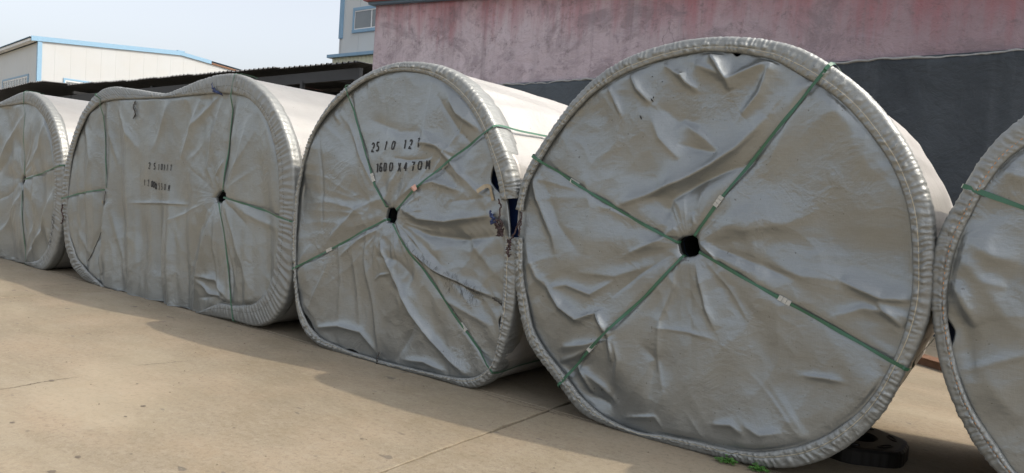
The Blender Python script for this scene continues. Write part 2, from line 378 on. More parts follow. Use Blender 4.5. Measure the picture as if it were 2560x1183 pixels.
# ------------------------------------------------------------------ big render wall
WY = 6.5
def wz(px, py): return unproj((px, py), 1, WY)[0]
PA = wz(937, 30); PB = wz(935, 165)
xl = float((PA[0]+PB[0])/2)
b0 = wz(1260, 213); b1 = wz(2560, 127)
def zb(x): return float(b0[2]+(b1[2]-b0[2])*(x-b0[0])/(b1[0]-b0[0]))
t0 = wz(945, 14); t1 = wz(1190, -3)
def zt(x): return float(t0[2]+(t1[2]-t0[2])*(x-t0[0])/(t1[0]-t0[0]))*1.0
XR = 12.0
wall = empty('rendered_wall', (xl, WY, 0), 'tall rendered wall behind the rolls, faded pink above and dark grey below', 'wall')
n = 110
v = []; f = []
def wall_part(name, zlo, zhi, y0, y1, m, nx=220, nzz=24, amp=.012, sd=1, xe=XR):
    xs = np.linspace(xl, xe, nx); V = []; Fc = []
    for j in range(nzz+1):
        for i, x in enumerate(xs):
            z = zlo(x)+(zhi(x)-zlo(x))*j/nzz
            V.append((x, y0-float(noise(x*.8, z*.8, sd))*amp*2-float(noise(x*3, z*3, sd))*amp*.5, z))
    for j in range(nzz):
        for i in range(nx-1):
            a = j*nx+i; Fc.append((a, a+1, a+nx+1, a+nx))
    B = len(V)
    # back, top, ends
    V += [(xl, y1, zlo(xl)), (xe, y1, zlo(xe)), (xl, y1, zhi(xl)), (xe, y1, zhi(xe))]
    Fc += [(B+1, B, B+2, B+3), tuple([nzz*nx+i for i in range(nx)]+[B+3, B+2]), tuple([j*nx for j in range(nzz, -1, -1)]+[B, B+2])[::1]]
    return mesh_obj(name, V, Fc, m, wall)
def zledge(x): return zb(x)+.03*float(noise(x*1.1, 1, 5))+.03*float(noise(x*6, 2, 6))
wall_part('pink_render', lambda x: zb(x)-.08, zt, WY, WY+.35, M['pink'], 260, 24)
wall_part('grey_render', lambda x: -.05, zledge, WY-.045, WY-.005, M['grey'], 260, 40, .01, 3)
# broken plaster lip along the top of the grey coat
lip = MB(); xs = np.arange(xl+.02, XR-.05, .06)
V = []; Fc = []
for i, x in enumerate(xs):
    z = zledge(x); a = .022+.02*abs(float(noise(x*9, 5, 2)))+.02*max(0, float(noise(x*2, 8, 3))); d = .058+.02*float(noise(x*8, 3, 9))
    V += [(x, WY-.03, z-a*.9), (x, WY-d, z-a*.4), (x, WY-d*.9, z+a*.15), (x, WY-.02, z+a*.55)]
for i in range(len(xs)-1):
    for k in range(3): Fc.append((i*4+k, i*4+4+k, i*4+5+k, i*4+1+k))
mesh_obj('plaster_lip', V, Fc, M['plaster_edge'], wall, smooth=False)
def beam(name, y0, y1, zo0, zo1, m, xa=None, xb=XR):
    xa = xl-.12 if xa is None else xa
    q = MB(); q.prism([(y0, zo0), (y1, zo0), (y1, zo1), (y0, zo1)], lambda p: (xa, p[0], zt(xa)+p[1]), lambda p: (xb, p[0], zt(xb)+p[1]))
    return q.build(name, m, wall)
beam('drip_trim', WY-.12, WY+.3, .0, .05, M['blue_dark'])
beam('coping', WY-.22, WY+.45, .053, .40, M['coping'], xl-.17)

# ------------------------------------------------------------------ open shed left of the wall
def sh(px, py): return unproj((px, py), 1, WY-.1)[0]
xr = float(sh(893, 155)[0]); zr = float(sh(893, 157)[2]); xm = float(sh(172, 219)[0]); zm = float(sh(310, 203)[2])
shed = empty('open_shed', (xr, WY, 0), 'long dark open-fronted shed with a corrugated sheet roof left of the pink wall', 'shed')
def zs(x):
    t = (x-xm)/(xr-xm); return zm+(zr-zm)*t
PITCH = .19
def roof_sheet(x0, ribs, zf, y0, y1, dz, tilt):
    prof = []; x = x0
    for k in range(ribs):
        prof += [(x, 0), (x+PITCH*.42, 0), (x+PITCH*.52, .035), (x+PITCH*.66, .035), (x+PITCH*.76, 0)]
        x += PITCH
    prof.append((x+.03, .004))
    V = []; ny = 2
    for yy, dd in ((y0, 0), (y1, .55)):
        for (a, b) in prof: V.append((a, yy, zf(a)+b+dz+dd+tilt*(a-x0)))
    n_ = len(prof); Fc = [(i, i+1, n_+i+1, n_+i) for i in range(n_-1)]
    # thickness
    V += [(a, b, c-.006) for a, b, c in V]; Fc += [(2*n_+i+1, 2*n_+i, 3*n_+i, 3*n_+i+1) for i in range(n_-1)]
    Fc += [(i, 2*n_+i, 2*n_+i+1, i+1) for i in range(n_-1)]
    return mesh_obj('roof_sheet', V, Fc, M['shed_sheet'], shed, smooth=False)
x = xr-PITCH*5; k = 0
while x > xm-1:
    roof_sheet(x, 5, zs, WY-.1+rnd.uniform(-.05, .05), WY+9, (k % 2)*.010+rnd.uniform(0, .008), .012); x -= PITCH*5; k += 1
xleft = x+PITCH*5
zl = lambda a: float(sh(128, 213)[2]) + (a-float(sh(128, 213)[0]))*(float(sh(128, 213)[2])-float(sh(22, 237)[2]))/(float(sh(128, 213)[0])-float(sh(22, 237)[0]))
x = float(sh(128, 213)[0])-PITCH*5*0
xe = float(sh(-60, 240)[0]); k = 0
while x > xe:
    roof_sheet(x, 5, lambda a: zl(min(a, float(sh(128, 213)[0])))-.02, WY-.7, WY+9, (k % 2)*.01, .006); x -= PITCH*5; k += 1
xe = x
q = MB(); q.prism([(WY+.02, -.26), (WY+.12, -.26), (WY+.12, -.02), (WY+.02, -.02)], lambda p: (xe+4, p[0], zs(xe+4)-.35+p[1]), lambda p: (xr-.05, p[0], zs(xr)-.06+p[1]))
q.build('eaves_beam', M['shed'], shed)
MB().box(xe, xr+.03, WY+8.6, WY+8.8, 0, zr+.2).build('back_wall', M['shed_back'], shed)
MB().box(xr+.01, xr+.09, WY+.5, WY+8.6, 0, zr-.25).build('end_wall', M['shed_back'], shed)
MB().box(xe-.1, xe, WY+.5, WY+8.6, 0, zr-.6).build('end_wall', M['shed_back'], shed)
for (px, wd) in ((884, .20), (744, .09), (548, .08), (322, .09), (168, .09), (20, .12)):
    X = float(sh(px, 200)[0]); zz = zs(X)-.30 if px > 150 else zs(X)-.5
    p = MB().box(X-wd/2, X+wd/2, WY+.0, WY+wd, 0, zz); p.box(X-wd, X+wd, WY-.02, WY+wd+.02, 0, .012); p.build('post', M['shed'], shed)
for k in range(8):
    X = xr-1.5-k*2.6
    MB().box(X-.05, X+.05, WY+.2, WY+8.6, zs(X)-.22, zs(X)-.12).build('rafter', M['shed'], shed)
for k in range(4):
    yy = WY+1.4+k*1.8
    q = MB(); q.prism([(yy, -.10), (yy+.06, -.10), (yy+.06, -.0), (yy, -.0)], lambda p: (xe+4, p[0], zs(xe+4)-.06+(yy-WY)*.058+p[1]), lambda p: (xr-.05, p[0], zs(xr)-.03+(yy-WY)*.058+p[1])); q.build('purlin', M['shed'], shed)

# ------------------------------------------------------------------ white building in the middle distance
MY = 17.0
def mp(px, py): return unproj((px, py), 1, MY)[0]
xA = float(mp(851, 120)[0]); zlo = float(mp(900, 146)[2])
mid = empty('white_building', (xA, MY, 0), 'white panelled building with blue edging seen between shed and pink wall', 'building')
pw = 1.15
for k in range(12):
    MB().box(xA+k*pw+.006, xA+(k+1)*pw-.006, MY, MY+.12, zlo+.02, 16).build('wall_panel', M['panel2'], mid)
MB().box(xA+.02, xA+12*pw, MY+.13, MY+10, 0, 15.9).build('wall_core', M['panel2'], mid)
MB().box(xA-.10, xA+.12, MY-.06, MY+.2, float(mp(846, 98)[2]), 16.1).build('corner_trim', M['blue_trim'], mid)
MB().box(xA-.10, xA+.02, MY+.0, MY+.2, zlo, float(mp(846, 98)[2])-.003).build('bare_corner', M['panel2'], mid)
MB().box(xA-.2, xA+12*pw+.2, MY-.2, MY+10.2, 16.12, 16.4).build('roof', M['blue_trim'], mid)
def window(par, x0, x1, z0, z1, y, nm, trim=None, tw=.07):
    if trim:
        q = MB(); q.box(x0-tw, x1+tw, y-.05, y, z1, z1+tw*1.2); q.box(x0-tw, x1+tw, y-.07, y, z0-tw*1.2, z0); q.box(x0-tw, x0, y-.05, y, z0, z1); q.box(x1, x1+tw, y-.05, y, z0, z1)
        q.build('window_surround', trim, par)
    fr = MB(); t = .05
    fr.box(x0, x1, y-.03, y, z1-t, z1); fr.box(x0, x1, y-.03, y, z0, z0+t)
    for k in range(nm+1):
        c = x0+(x1-x0)*k/nm; a = max(x0, c-t/2); b = min(x1, c+t/2); fr.box(a, b, y-.032, y-.001, z0+t, z1-t)
    fo = fr.build('window', M['frame_white'], par)
    for k in range(nm):
        a = x0+(x1-x0)*k/nm+t/2; b = x0+(x1-x0)*(k+1)/nm-t/2
        MB().box(a, b, y-.014, y-.004, z0+t, z1-t).build('pane', M['glass'], fo)
    return fo
A = mp(889, 28); B = mp(884, 76)
window(mid, float(A[0]), float(A[0])+2.15, float(B[2]), float(A[2]), MY, 2, M['blue_trim'], .11)
# lower lean-to strip with blue cap
q = MB(); X0 = float(mp(866, 150)[0])
MB().box(X0-.1, X0+9, MY-1.0, MY+.0, zlo-.12, zlo+.01).build('lean_to_cap', M['blue_trim'], mid)
V = []; Fc = []; nn = 140
for i in range(nn):
    xx = X0+.1+i*.06; yy = MY-.85+(.03 if (i//2) % 2 else 0)
    V += [(xx, yy, 0), (xx, yy, zlo-.12)]
for i in range(nn-1): Fc.append((2*i, 2*i+2, 2*i+3, 2*i+1))
mesh_obj('lean_to_sheet', V, Fc, M['yellow_sheet'], mid, smooth=False)

# ------------------------------------------------------------------ cream factory on the left
LY = 22.0; AL = math.radians(6.5)
c0 = unproj((96, 150), 1, LY)[0]; ux = np.array([math.cos(AL), -math.sin(AL)]); uy = np.array([math.sin(AL), math.cos(AL)])
def onface(px, py, which):
    """height and run of a photo point on one of the two visible faces"""
    d = FW+(px-W0/2)/F*RT-(py-H0/2)/F*UPV; nrm = uy if which == 'front' else ux
    t = ((c0[:2]-CAM[:2])@nrm)/(d[:2]@nrm); P = CAM+d*t
    return float((P[:2]-c0[:2])@(ux if which == 'front' else uy)), float(P[2])
fac = empty('cream_factory', (float(c0[0]), float(c0[1]), 0), 'cream panelled factory hall with blue corner and fascia at far left', 'building', None, -AL)
def fb(name, mb, m, par=None): return mesh_obj(name, mb.v, mb.f, m, par or fac, False, world=False)
zc = onface(95, 103, 'gable')[1]; rr, zrg = onface(452, 139, 'gable'); re_, ze = onface(598, 181, 'gable')
tot = rr*2
def zg(r): return zc+(zrg-zc)*r/rr if r < rr else zrg-(r-rr)*(zrg-ze)/(re_-rr)
GL = re_*1.02
# gable panels (run along local y)
n = 15
for k in range(n):
    a = k*GL/n+.003; b = (k+1)*GL/n-.003
    q = MB(); pl = [(a, 0), (b, 0), (b, zg(b)), (a, zg(a))] if not (a < rr < b) else [(a, 0), (b, 0), (b, zg(b)), (rr, zg(rr)), (a, zg(a))]
    q.prism(pl, lambda p: (0, p[0], p[1]), lambda p: (-.1, p[0], p[1])); fb('gable_panel', q, M['panel'])
FL = 26.0
for k in range(24):
    a = -(k+1)*FL/24+.01; b = -k*FL/24-.01
    fb('front_panel', MB().box(a, b, 0.0, .1, 0, zc-.05), M['panel2'])
q = MB(); q.prism([(.12, 0), (GL-.05, 0), (GL-.05, zg(GL)-.05), (rr, zrg-.05), (.12, zc-.08)], lambda p: (-.12, p[0], p[1]), lambda p: (-FL, p[0], p[1])); fb('hall_core', q, M['panel2'])
fb('corner_trim', MB().box(-.22, .10, -.10, .24, 0, zc-.02), M['blue_trim'])
def fascia(a, b, m, h=.42):
    q = MB(); q.prism([(a, zg(a)), (b, zg(b)), (b, zg(b)+h), (a, zg(a)+h)], lambda p: (.02, p[0], p[1]), lambda p: (.14, p[0], p[1])); fb('fascia', q, m)
fascia(-.6, rr-.003, M['blue_trim']); fascia(rr+.003, rr+(re_-rr)*.5, M['blue_trim'], .36); fascia(rr+(re_-rr)*.5+.01, GL, M['rust'], .16)
fb('ridge_cap', MB().box(-FL, .1, rr-.35, rr+.35, zrg+.36, zrg+.47), M['blue_trim'])
def froof(a, b):
    V = []; Fc = []; nn = 260
    for i in range(nn):
        xx = -FL-.2+(FL+.2)*i/(nn-1); d = .05 if (i//2) % 2 else 0
        V += [(xx, a, zg(a)+.30+d), (xx, b, zg(b)+.30+d)]
    for i in range(nn-1): Fc.append((2*i, 2*i+2, 2*i+3, 2*i+1))
    V2 = [(x_, y_, z_-.02) for x_, y_, z_ in V]; B_ = len(V); V += V2; Fc += [(B_+f_[3], B_+f_[2], B_+f_[1], B_+f_[0]) for f_ in Fc]
    mesh_obj('roof', V, Fc, M['blue_dark'], fac, False, world=False)
froof(-.75, rr); froof(rr+.01, GL)
fb('eaves_soffit', MB().box(-FL, -.23, -.62, -.12, zc-.02, zc+.20), M['frame_white'])
# front window strip and gable window
wr, wzt = onface(71, 190, 'front'); wr0, wzb = onface(60, 232, 'front')
def fwin(x0, x1, z0, z1, nm, gable):
    T = (lambda p: (-p[1], p[0], p[2])) if gable else (lambda p: p)
    t = .12
    def bx(mb, a, b, c, d, lo, hi): mb.box(a, b, c, d, lo, hi, T)
    q = MB(); bx(q, x0-.15, x1+.15, -.09, -.001, z1, z1+.16); bx(q, x0-.15, x0, -.09, -.001, z0, z1); bx(q, x1, x1+.15, -.09, -.001, z0, z1); fb('window_surround', q, M['blue_trim'])
    fr = MB(); bx(fr, x0, x1, -.06, -.001, z1-t, z1); bx(fr, x0, x1, -.06, -.001, z0, z0+t)
    for k in range(nm+1):
        c = x0+(x1-x0)*k/nm; bx(fr, max(x0, c-t/2), min(x1, c+t/2), -.062, -.002, z0+t, z1-t)
    fo = fb('window', fr, M['frame_white'])
    for k in range(nm):
        pn = MB(); bx(pn, x0+(x1-x0)*k/nm+t/2, x0+(x1-x0)*(k+1)/nm-t/2, -.035, -.01, z0+t, z1-t); fb('pane', pn, M['glass'], fo)
fwin(wr-9.0, wr, wzb-.9, wzt, 9, False)
ga, gz = onface(163, 200, 'gable'); gb_, _ = onface(236, 207, 'gable')
fwin(ga, gb_, gz-2.2, gz, 2, True)

# ------------------------------------------------------------------ steel strip lying on the yard, seen in the gap
a = unproj((2290, 908), 2, 0)[0]; b = unproj((2362, 930), 2, 0)[0]; dv = (b-a)[:2]/np.linalg.norm((b-a)[:2])
ang = math.atan2(dv[1], dv[0])
rail = empty('steel_channel', (float(a[0])-1.5*dv[0], float(a[1])-1.5*dv[1], 0), 'rusty steel channel lying on the yard behind the gap between the two right rolls', 'steel bar', None, ang)
q = MB().box(0, 5.2, 0, .012, 0, .07); q.box(0, 5.2, .013, .10, 0, .01); q.box(0, 5.2, .101, .113, 0, .07)
mesh_obj('web', q.v, q.f, M['rust'], rail, False, world=False)
mesh_obj('lip', MB().box(0, 5.2, -.03, .15, .072, .082).v, MB().box(0, 5.2, 0, 1, 0, 1).f, M['rust'], rail, False, world=False)

#ROLLS
# ------------------------------------------------------------------ the wrapped rolls
def fold(x, z, P, amp, wd, asym=0.0, tap=.6):
    P = np.array(P); out = np.zeros_like(x)
    L = np.concatenate([[0], np.cumsum(np.linalg.norm(np.diff(P, axis=0), axis=1))]); tot = L[-1]
    R = wd*5
    m = (x > P[:, 0].min()-R) & (x < P[:, 0].max()+R) & (z > P[:, 1].min()-R) & (z < P[:, 1].max()+R)
    if not m.any(): return out
    X = x[m]; Z = z[m]; best = np.full(X.shape, 1e9); tt = np.zeros_like(X); sd = np.ones_like(X)
    for i in range(len(P)-1):
        d = P[i+1]-P[i]; l = np.hypot(*d)+1e-9; px = X-P[i, 0]; pz = Z-P[i, 1]
        t = np.clip((px*d[0]+pz*d[1])/l/l, 0, 1); ex = px-t*d[0]; ez = pz-t*d[1]; dd = np.hypot(ex, ez)
        k = dd < best; best = np.where(k, dd, best); tt = np.where(k, (L[i]+t*l)/tot, tt)
        sd = np.where(k, np.sign(d[0]*pz-d[1]*px), sd)
    w_ = wd*(1+asym*sd)
    q = best/w_; prof = np.exp(-(np.sqrt(q*q+.07)-.2646)*1.2)
    prof *= 1-sstep(3.2, 5, q)
    out[m] = amp*prof*np.clip(np.sin(np.pi*np.clip(tt, .02, .98)), 0, 1)**tap
    return out

def smooth_closed(P, n=700, k=2.2):
    """closed outline through the measured points, resampled evenly and eased"""
    P = np.vstack([P, P[:1]]); s = np.concatenate([[0], np.cumsum(np.linalg.norm(np.diff(P, axis=0), axis=1))])
    u = np.linspace(0, s[-1], n, endpoint=False); Q = np.stack([np.interp(u, s, P[:, 0]), np.interp(u, s, P[:, 1])], -1)
    ker = np.exp(-.5*(np.arange(-14, 15)/(k*n/140*.55))**2); ker /= ker.sum()
    E = np.vstack([Q[-14:], Q, Q[:14]])
    return np.stack([np.convolve(E[:, i], ker, 'valid') for i in (0, 1)], -1)

class Polar:
    def __init__(s, P, c):
        d = P-c; a = np.arctan2(d[:, 1], d[:, 0]); r = np.hypot(d[:, 0], d[:, 1]); o = np.argsort(a); a = a[o]; r = r[o]
        s.a = np.concatenate([a-2*np.pi, a, a+2*np.pi]); s.r = np.tile(r, 3)
    def __call__(s, th): return np.interp(np.arctan2(np.sin(th), np.cos(th)), s.a, s.r)

class Roll:
    pass

def make_roll(name_label, hub, outer, inner, hole, depth, extraO=None, extraI=None, ok_=2.2, gaps=(), band_gaps=(), folds=(), nrad=110, ncirc=800,
              face_m='face', band_m='band', body_m='pale_wrap', seed=1, ruffle=1.0, pleat='loose', bodyfold=.006, crump=1.0,
              straps=(), clips=(), thread='thread', hubfolds=5, rimfolds=24, undul=.9, seam_s=.45, backw=.19, hole_world=None, strapw=.019, drape=0.0, radial=1.0, gather=1.0):
    rs = np.random.RandomState(seed)
    c = XZ([hub])[0] if hub is not None else np.array(hole_world[0])
    O = XZ(outer); I = XZ(inner)
    if extraO is not None: O = np.vstack([O, extraO])
    if extraI is not None: I = np.vstack([I, extraI])
    def srt(P):
        d = P-c; return P[np.argsort(np.arctan2(d[:, 1], d[:, 0]))]
    O = smooth_closed(srt(O), k=ok_); I = smooth_closed(srt(I), k=min(1.6, ok_))
    RO = Polar(O, c); RI0 = Polar(I, c)
    RI = lambda th: np.minimum(RI0(th), RO(th)-.004)
    if hole_world is not None:
        RH = lambda th: hole_world[1]*(1+.08*np.sin(3*th+1)+.05*np.sin(5*th))
    else:
        RH = Polar(smooth_closed(srt(XZ(hole)), 160, .5), c)
    gp = []
    for (q, halfdeg, dep) in gaps:
        d = XZ([q])[0]-c; gp.append((math.atan2(d[1], d[0]), math.radians(halfdeg), dep))
    def RF(th):
        r = np.minimum(RI(th)+.035, RO(th)-.002)
        for a, hw, dp in gp:
            dd = np.abs(np.arctan2(np.sin(th-a), np.cos(th-a)))/hw
            r = r-(dp+.035)*np.clip(1-dd**1.6, 0, 1)
        return r
    # even spacing along the outer edge
    th = np.linspace(-np.pi, np.pi, 6001); px = c[0]+RO(th)*np.cos(th); pz = c[1]+RO(th)*np.sin(th)
    s = np.concatenate([[0], np.cumsum(np.hypot(np.diff(px), np.diff(pz)))]); LEN = s[-1]
    TH = lambda n: np.interp(np.arange(n)/n*LEN, s, th)
    SL = lambda t: np.interp(np.arctan2(np.sin(t), np.cos(t)), th, s)
    fl = []
    for f_ in folds:
        P = XZ(f_[0]); fl.append((P, f_[1]*1.5, f_[2]*1.1, f_[3]))
    # random tension folds: out of the hub, and in from the hem
    for k in range(hubfolds):
        a = -math.pi+2*math.pi*(k+rs.rand()*.8)/hubfolds; r0 = .09+rs.rand()*.05; r1 = r0+.25+rs.rand()*.8; r1 = min(r1, float(RI(a))*.9)
        b = a+rs.randn()*.12; m_ = (r0+r1)/2
        fl.append((np.array([[c[0]+r0*math.cos(a), c[1]+r0*math.sin(a)], [c[0]+m_*math.cos((a+b)/2), c[1]+m_*math.sin((a+b)/2)], [c[0]+r1*math.cos(b), c[1]+r1*math.sin(b)]]),
                   (.005+.008*rs.rand())*(1 if rs.rand() > .3 else -1), .018+.03*rs.rand(), rs.rand()-.5, .7))
    for k in range(rimfolds*2//3):
        u = rs.rand()*LEN; a = float(np.interp(u, s, th)); r0 = float(RI(a))*1.0; ln = .12+.45*rs.rand()**1.6
        b = a+rs.randn()*.5*ln/max(r0, .5); r1 = r0-ln
        fl.append((np.array([[c[0]+r0*math.cos(a), c[1]+r0*math.sin(a)], [c[0]+r1*math.cos(b), c[1]+r1*math.sin(b)]]),
                   (.004+.007*rs.rand())*(1 if rs.rand() > .35 else -1)*crump, .016+.028*rs.rand(), rs.rand()-.5, .5))
    sp = [XZ(q) for q in straps]
    def hfun(x, z, want_r=None):
        dx = x-c[0]; dz = z-c[1]; r = np.hypot(dx, dz); t = np.arctan2(dz, dx)
        h = undul*(.070*noise(x*.85, z*.85, seed)+.040*noise(x*1.9+.4*z, z*1.7, seed+1)+.016*noise(x*4.1, z*3.6, seed+2))
        mask = sstep(-.15, .35, noise(x*.9, z*.9, seed+3))
        wx = x+.10*noise(x*3, z*3, seed+4); wz_ = z+.10*noise(x*3, z*3, seed+5)
        cr = (1-np.minimum(1, 3.0*np.abs(noise(wx*3.1, wz_*2.6, seed+6))))*.011+(1-np.minimum(1, 3.0*np.abs(noise(wx*7.3, wz_*6.1, seed+7))))*.0042
        h = h+crump*cr*(.25+.95*mask)
        dr = sstep(.0, -.7, dz); h = h+crump*dr*.010*noise(x*6.5+.8*z, z*1.0, seed+8)
        # long creases fanning out of the core, and gathers running in from the hem
        ro_e = RO(t); wob_ = .35*noise(x*1.3, z*1.3, seed+70)
        ct = np.cos(t)*1.0; st_ = np.sin(t)*1.0
        
        env = sstep(.04, .30, r)*(1-.45*sstep(.5, 1.2, r))
        pm = sstep(-.05, .30, noise(x*1.2, z*1.2, seed+77))
        h = h+radial*env*(.030*noise(ct*2.3+wob_, st_*2.3+r*.4, seed+71)+.010*pm*(1-np.minimum(1, 2.6*np.abs(noise(ct*4.6+wob_*1.6+r*.6, st_*4.6, seed+72)))))
        eg = np.maximum(0, ro_e-r); ge = np.exp(-(eg/.22)**1.3)
        n4_ = noise(ct*7+wob_*2+st_*1.5, st_*7+r*1.4, seed+74); gm = sstep(-.05, .3, noise(x*1.4, z*1.4, seed+78)); h = h+ge*gather*gm*(.016*(1-np.minimum(1, 2.5*np.abs(n4_)))+.003*noise(ct*20, st_*20, seed+75))
        if drape: h = h+drape*(1-.75*np.exp(-((x-c[0]+1.05)/.35)**2-((z-1.45)/.3)**2))*(sstep(.9, .1, z/2.4)*.7+.3)*(noise(x*3.6+.45*z, z*.22, seed+60)*.070+noise(x*8+.9*z, z*.6, seed+61)*.020)
        for f_ in fl: h = h+fold(x, z, *f_)
        for P in sp:                       # straps bite into the cloth
            h = h-fold(x, z, P, .010, .028, 0, .25)
        e = RF(t)-r
        thin = sstep(.03, .07, RO(t)-RI(t))
        edge = sstep(-.005, .09, e)
        h = h*(1-thin*(1-edge)*.8)-.0*thin*(1-edge)
        h = np.where(e < .05, np.clip(h, -.014, .011), h)
        h = h-.018*np.exp(-np.maximum(0, r-RH(t))/.02)   # drawn into the core
        return h-.003
    root = empty('wrapped_roll', (float(c[0]), 0.0, 0.0), name_label, 'roll', 'tarpaulin wrapped rolls standing in a row')
    R = Roll(); R.root = root; R.h = hfun; R.c = c; R.RI = RI; R.RO = RO; R.RF = RF
    # ---- end sheet
    T = TH(ncirc); rh = RH(T); rf = RF(T)
    q = (np.arange(nrad+1)/nrad)[:, None]; rr_ = rh+(rf-rh)*q
    X = c[0]+rr_*np.cos(T); Z = c[1]+rr_*np.sin(T); Y = -hfun(X, Z)
    Z = np.maximum(Z, .004)
    V = np.stack([X, Y, Z], -1).reshape(-1, 3)
    i = np.arange(ncirc); j = (i+1) % ncirc; Fc = []
    for a in range(nrad):
        Fc.append(np.stack([a*ncirc+i, a*ncirc+j, (a+1)*ncirc+j, (a+1)*ncirc+i], -1))
    Fc = np.vstack(Fc)
    # turned-in rim so the sheet has a thickness at the hem and the hole
    B = len(V); hem = V[nrad*ncirc:(nrad+1)*ncirc]+[0, .02, 0]; hl = V[:ncirc]+[0, .03, 0]
    V = np.vstack([V, hem, hl])
    Fc = np.vstack([Fc, np.stack([nrad*ncirc+i, nrad*ncirc+j, B+j, B+i], -1), np.stack([i, B+ncirc+i, B+ncirc+j, j], -1)])
    mesh_obj('end_sheet', V, Fc.tolist(), M[face_m], root)
    # ---- body sheet
    nb = 420; T = TH(nb); ys = np.concatenate([[.045, .05, .07, .10, .16], np.linspace(.24, depth-.08, 26), [depth-.04, depth-.012, depth]])
    V = []
    ro = RO(T)
    for y in ys:
        nzv = noise(SL(T)*2.2, np.full(nb, y*.55), seed+20)*bodyfold*2.2+noise(SL(T)*9, np.full(nb, y*.8), seed+21)*bodyfold*1.1
        nzv = nzv+bodyfold*.5*noise(SL(T)*1.1, np.full(nb, y*2.5), seed+22)
        if pleat == 'loose': nzv = nzv+.010*np.exp(-(y-.05)/.16)*noise(SL(T)*14+y*5, np.full(nb, y*2), seed+23)
        sag = .012+.02*sstep(.0, 1.0, y/depth)*bodyfold/.006*.3
        end = .05*max(0, (y-(depth-.05))/.05)**2+(.014 if y <= .046 else 0)
        # the cloth has slack: cast it outwards in shallow axial folds
        r_ = ro-sag+nzv-end
        zz = c[1]+r_*np.sin(T); zz = np.maximum(zz, .003)
        V.append(np.stack([c[0]+r_*np.cos(T), np.full(nb, y), zz], -1))
    V = np.array(V); ny = len(ys); V = V.reshape(-1, 3); i = np.arange(nb); j = (i+1) % nb
    Fc = np.vstack([np.stack([a*nb+i, (a+1)*nb+i, (a+1)*nb+j, a*nb+j], -1) for a in range(ny-1)]).tolist()
    Fc.append(tuple(range((ny-1)*nb, ny*nb)))
    mesh_obj('body_wrap', V, Fc, M[body_m], root)
    # ---- inner blue sheet (seen where the end sheet gapes) and the open core
    nb = 240; T = TH(nb); r1 = RO(T)-.045; r0 = RH(T)*1.05+.004
    V = [(c[0]+r0[k]*math.cos(T[k]), .125, c[1]+r0[k]*math.sin(T[k])) for k in range(nb)]
    V += [(c[0]+r1[k]*math.cos(T[k]), .12+.01*math.sin(k*.9), max(.01, c[1]+r1[k]*math.sin(T[k]))) for k in range(nb)]
    mesh_obj('inner_sheet', V, [(k, (k+1) % nb, nb+(k+1) % nb, nb+k) for k in range(nb)], M['blue_tarp'], root)
    V = []
    for y in (.045, .3, .6):
        V += [(c[0]+(r0[k]+.002)*math.cos(T[k]), y, c[1]+(r0[k]+.002)*math.sin(T[k])) for k in range(nb)]
    Fc = [(a*nb+k, a*nb+(k+1) % nb, (a+1)*nb+(k+1) % nb, (a+1)*nb+k) for a in range(2) for k in range(nb)]+[tuple(range(2*nb, 3*nb))]
    mesh_obj('core_tube', V, Fc, M['dark'], root)
    # ---- gathered hem band
    bg_ = []
    for qa, qb in band_gaps:
        d = XZ([qa, qb])-c; a0_ = math.atan2(d[0, 1], d[0, 0]); a1_ = math.atan2(d[1, 1], d[1, 0]); a1_ = a0_+math.atan2(math.sin(a1_-a0_), math.cos(a1_-a0_)); bg_.append((a0_, a1_))
    def ingap(t, m=0.0):
        r = np.zeros(np.shape(t), bool)
        for a, b in bg_:
            mid = (a+b)/2; hw = abs(a-b)/2
            r |= np.abs(np.arctan2(np.sin(t-mid), np.cos(t-mid))) < hw+m
        return r
    def gapdist(t):
        r = np.full(np.shape(t), 9.)
        for a, b in bg_:
            mid = (a+b)/2; hw = abs(a-b)/2
            r = np.minimum(r, np.abs(np.arctan2(np.sin(t-mid), np.cos(t-mid)))-hw)
        return r
    def band_point(t, k, row_s=None):
        pass
    nc = int(LEN/.0062); T = TH(nc); u = np.arange(nc)/nc*LEN
    ri = RI(T); ro = RO(T); wdt = ro-ri; cr_ = np.minimum(.026, wdt*.5)
    live = sstep(.012, .04, wdt)
    # outline normal in the xz plane
    bx_ = c[0]+ro*np.cos(T); bz_ = c[1]+ro*np.sin(T); tx = np.roll(bx_, -3)-np.roll(bx_, 3); tz = np.roll(bz_, -3)-np.roll(bz_, 3); tl = np.hypot(tx, tz); nx = tz/tl; nz = -tx/tl
    if True:
        sgn = np.sign((nx*(bx_-c[0])+nz*(bz_-c[1])).mean()); nx *= sgn; nz *= sgn
    rows = []
    NF, NCO, NS = 14, 5, 11
    # radial width of the flat part uses the direction towards the hub
    for k in range(NF+1):
        sr = k/NF; rr_ = ri+(ro-cr_-ri)*sr
        rows.append(('f', sr*.55, rr_, None))
    V = []
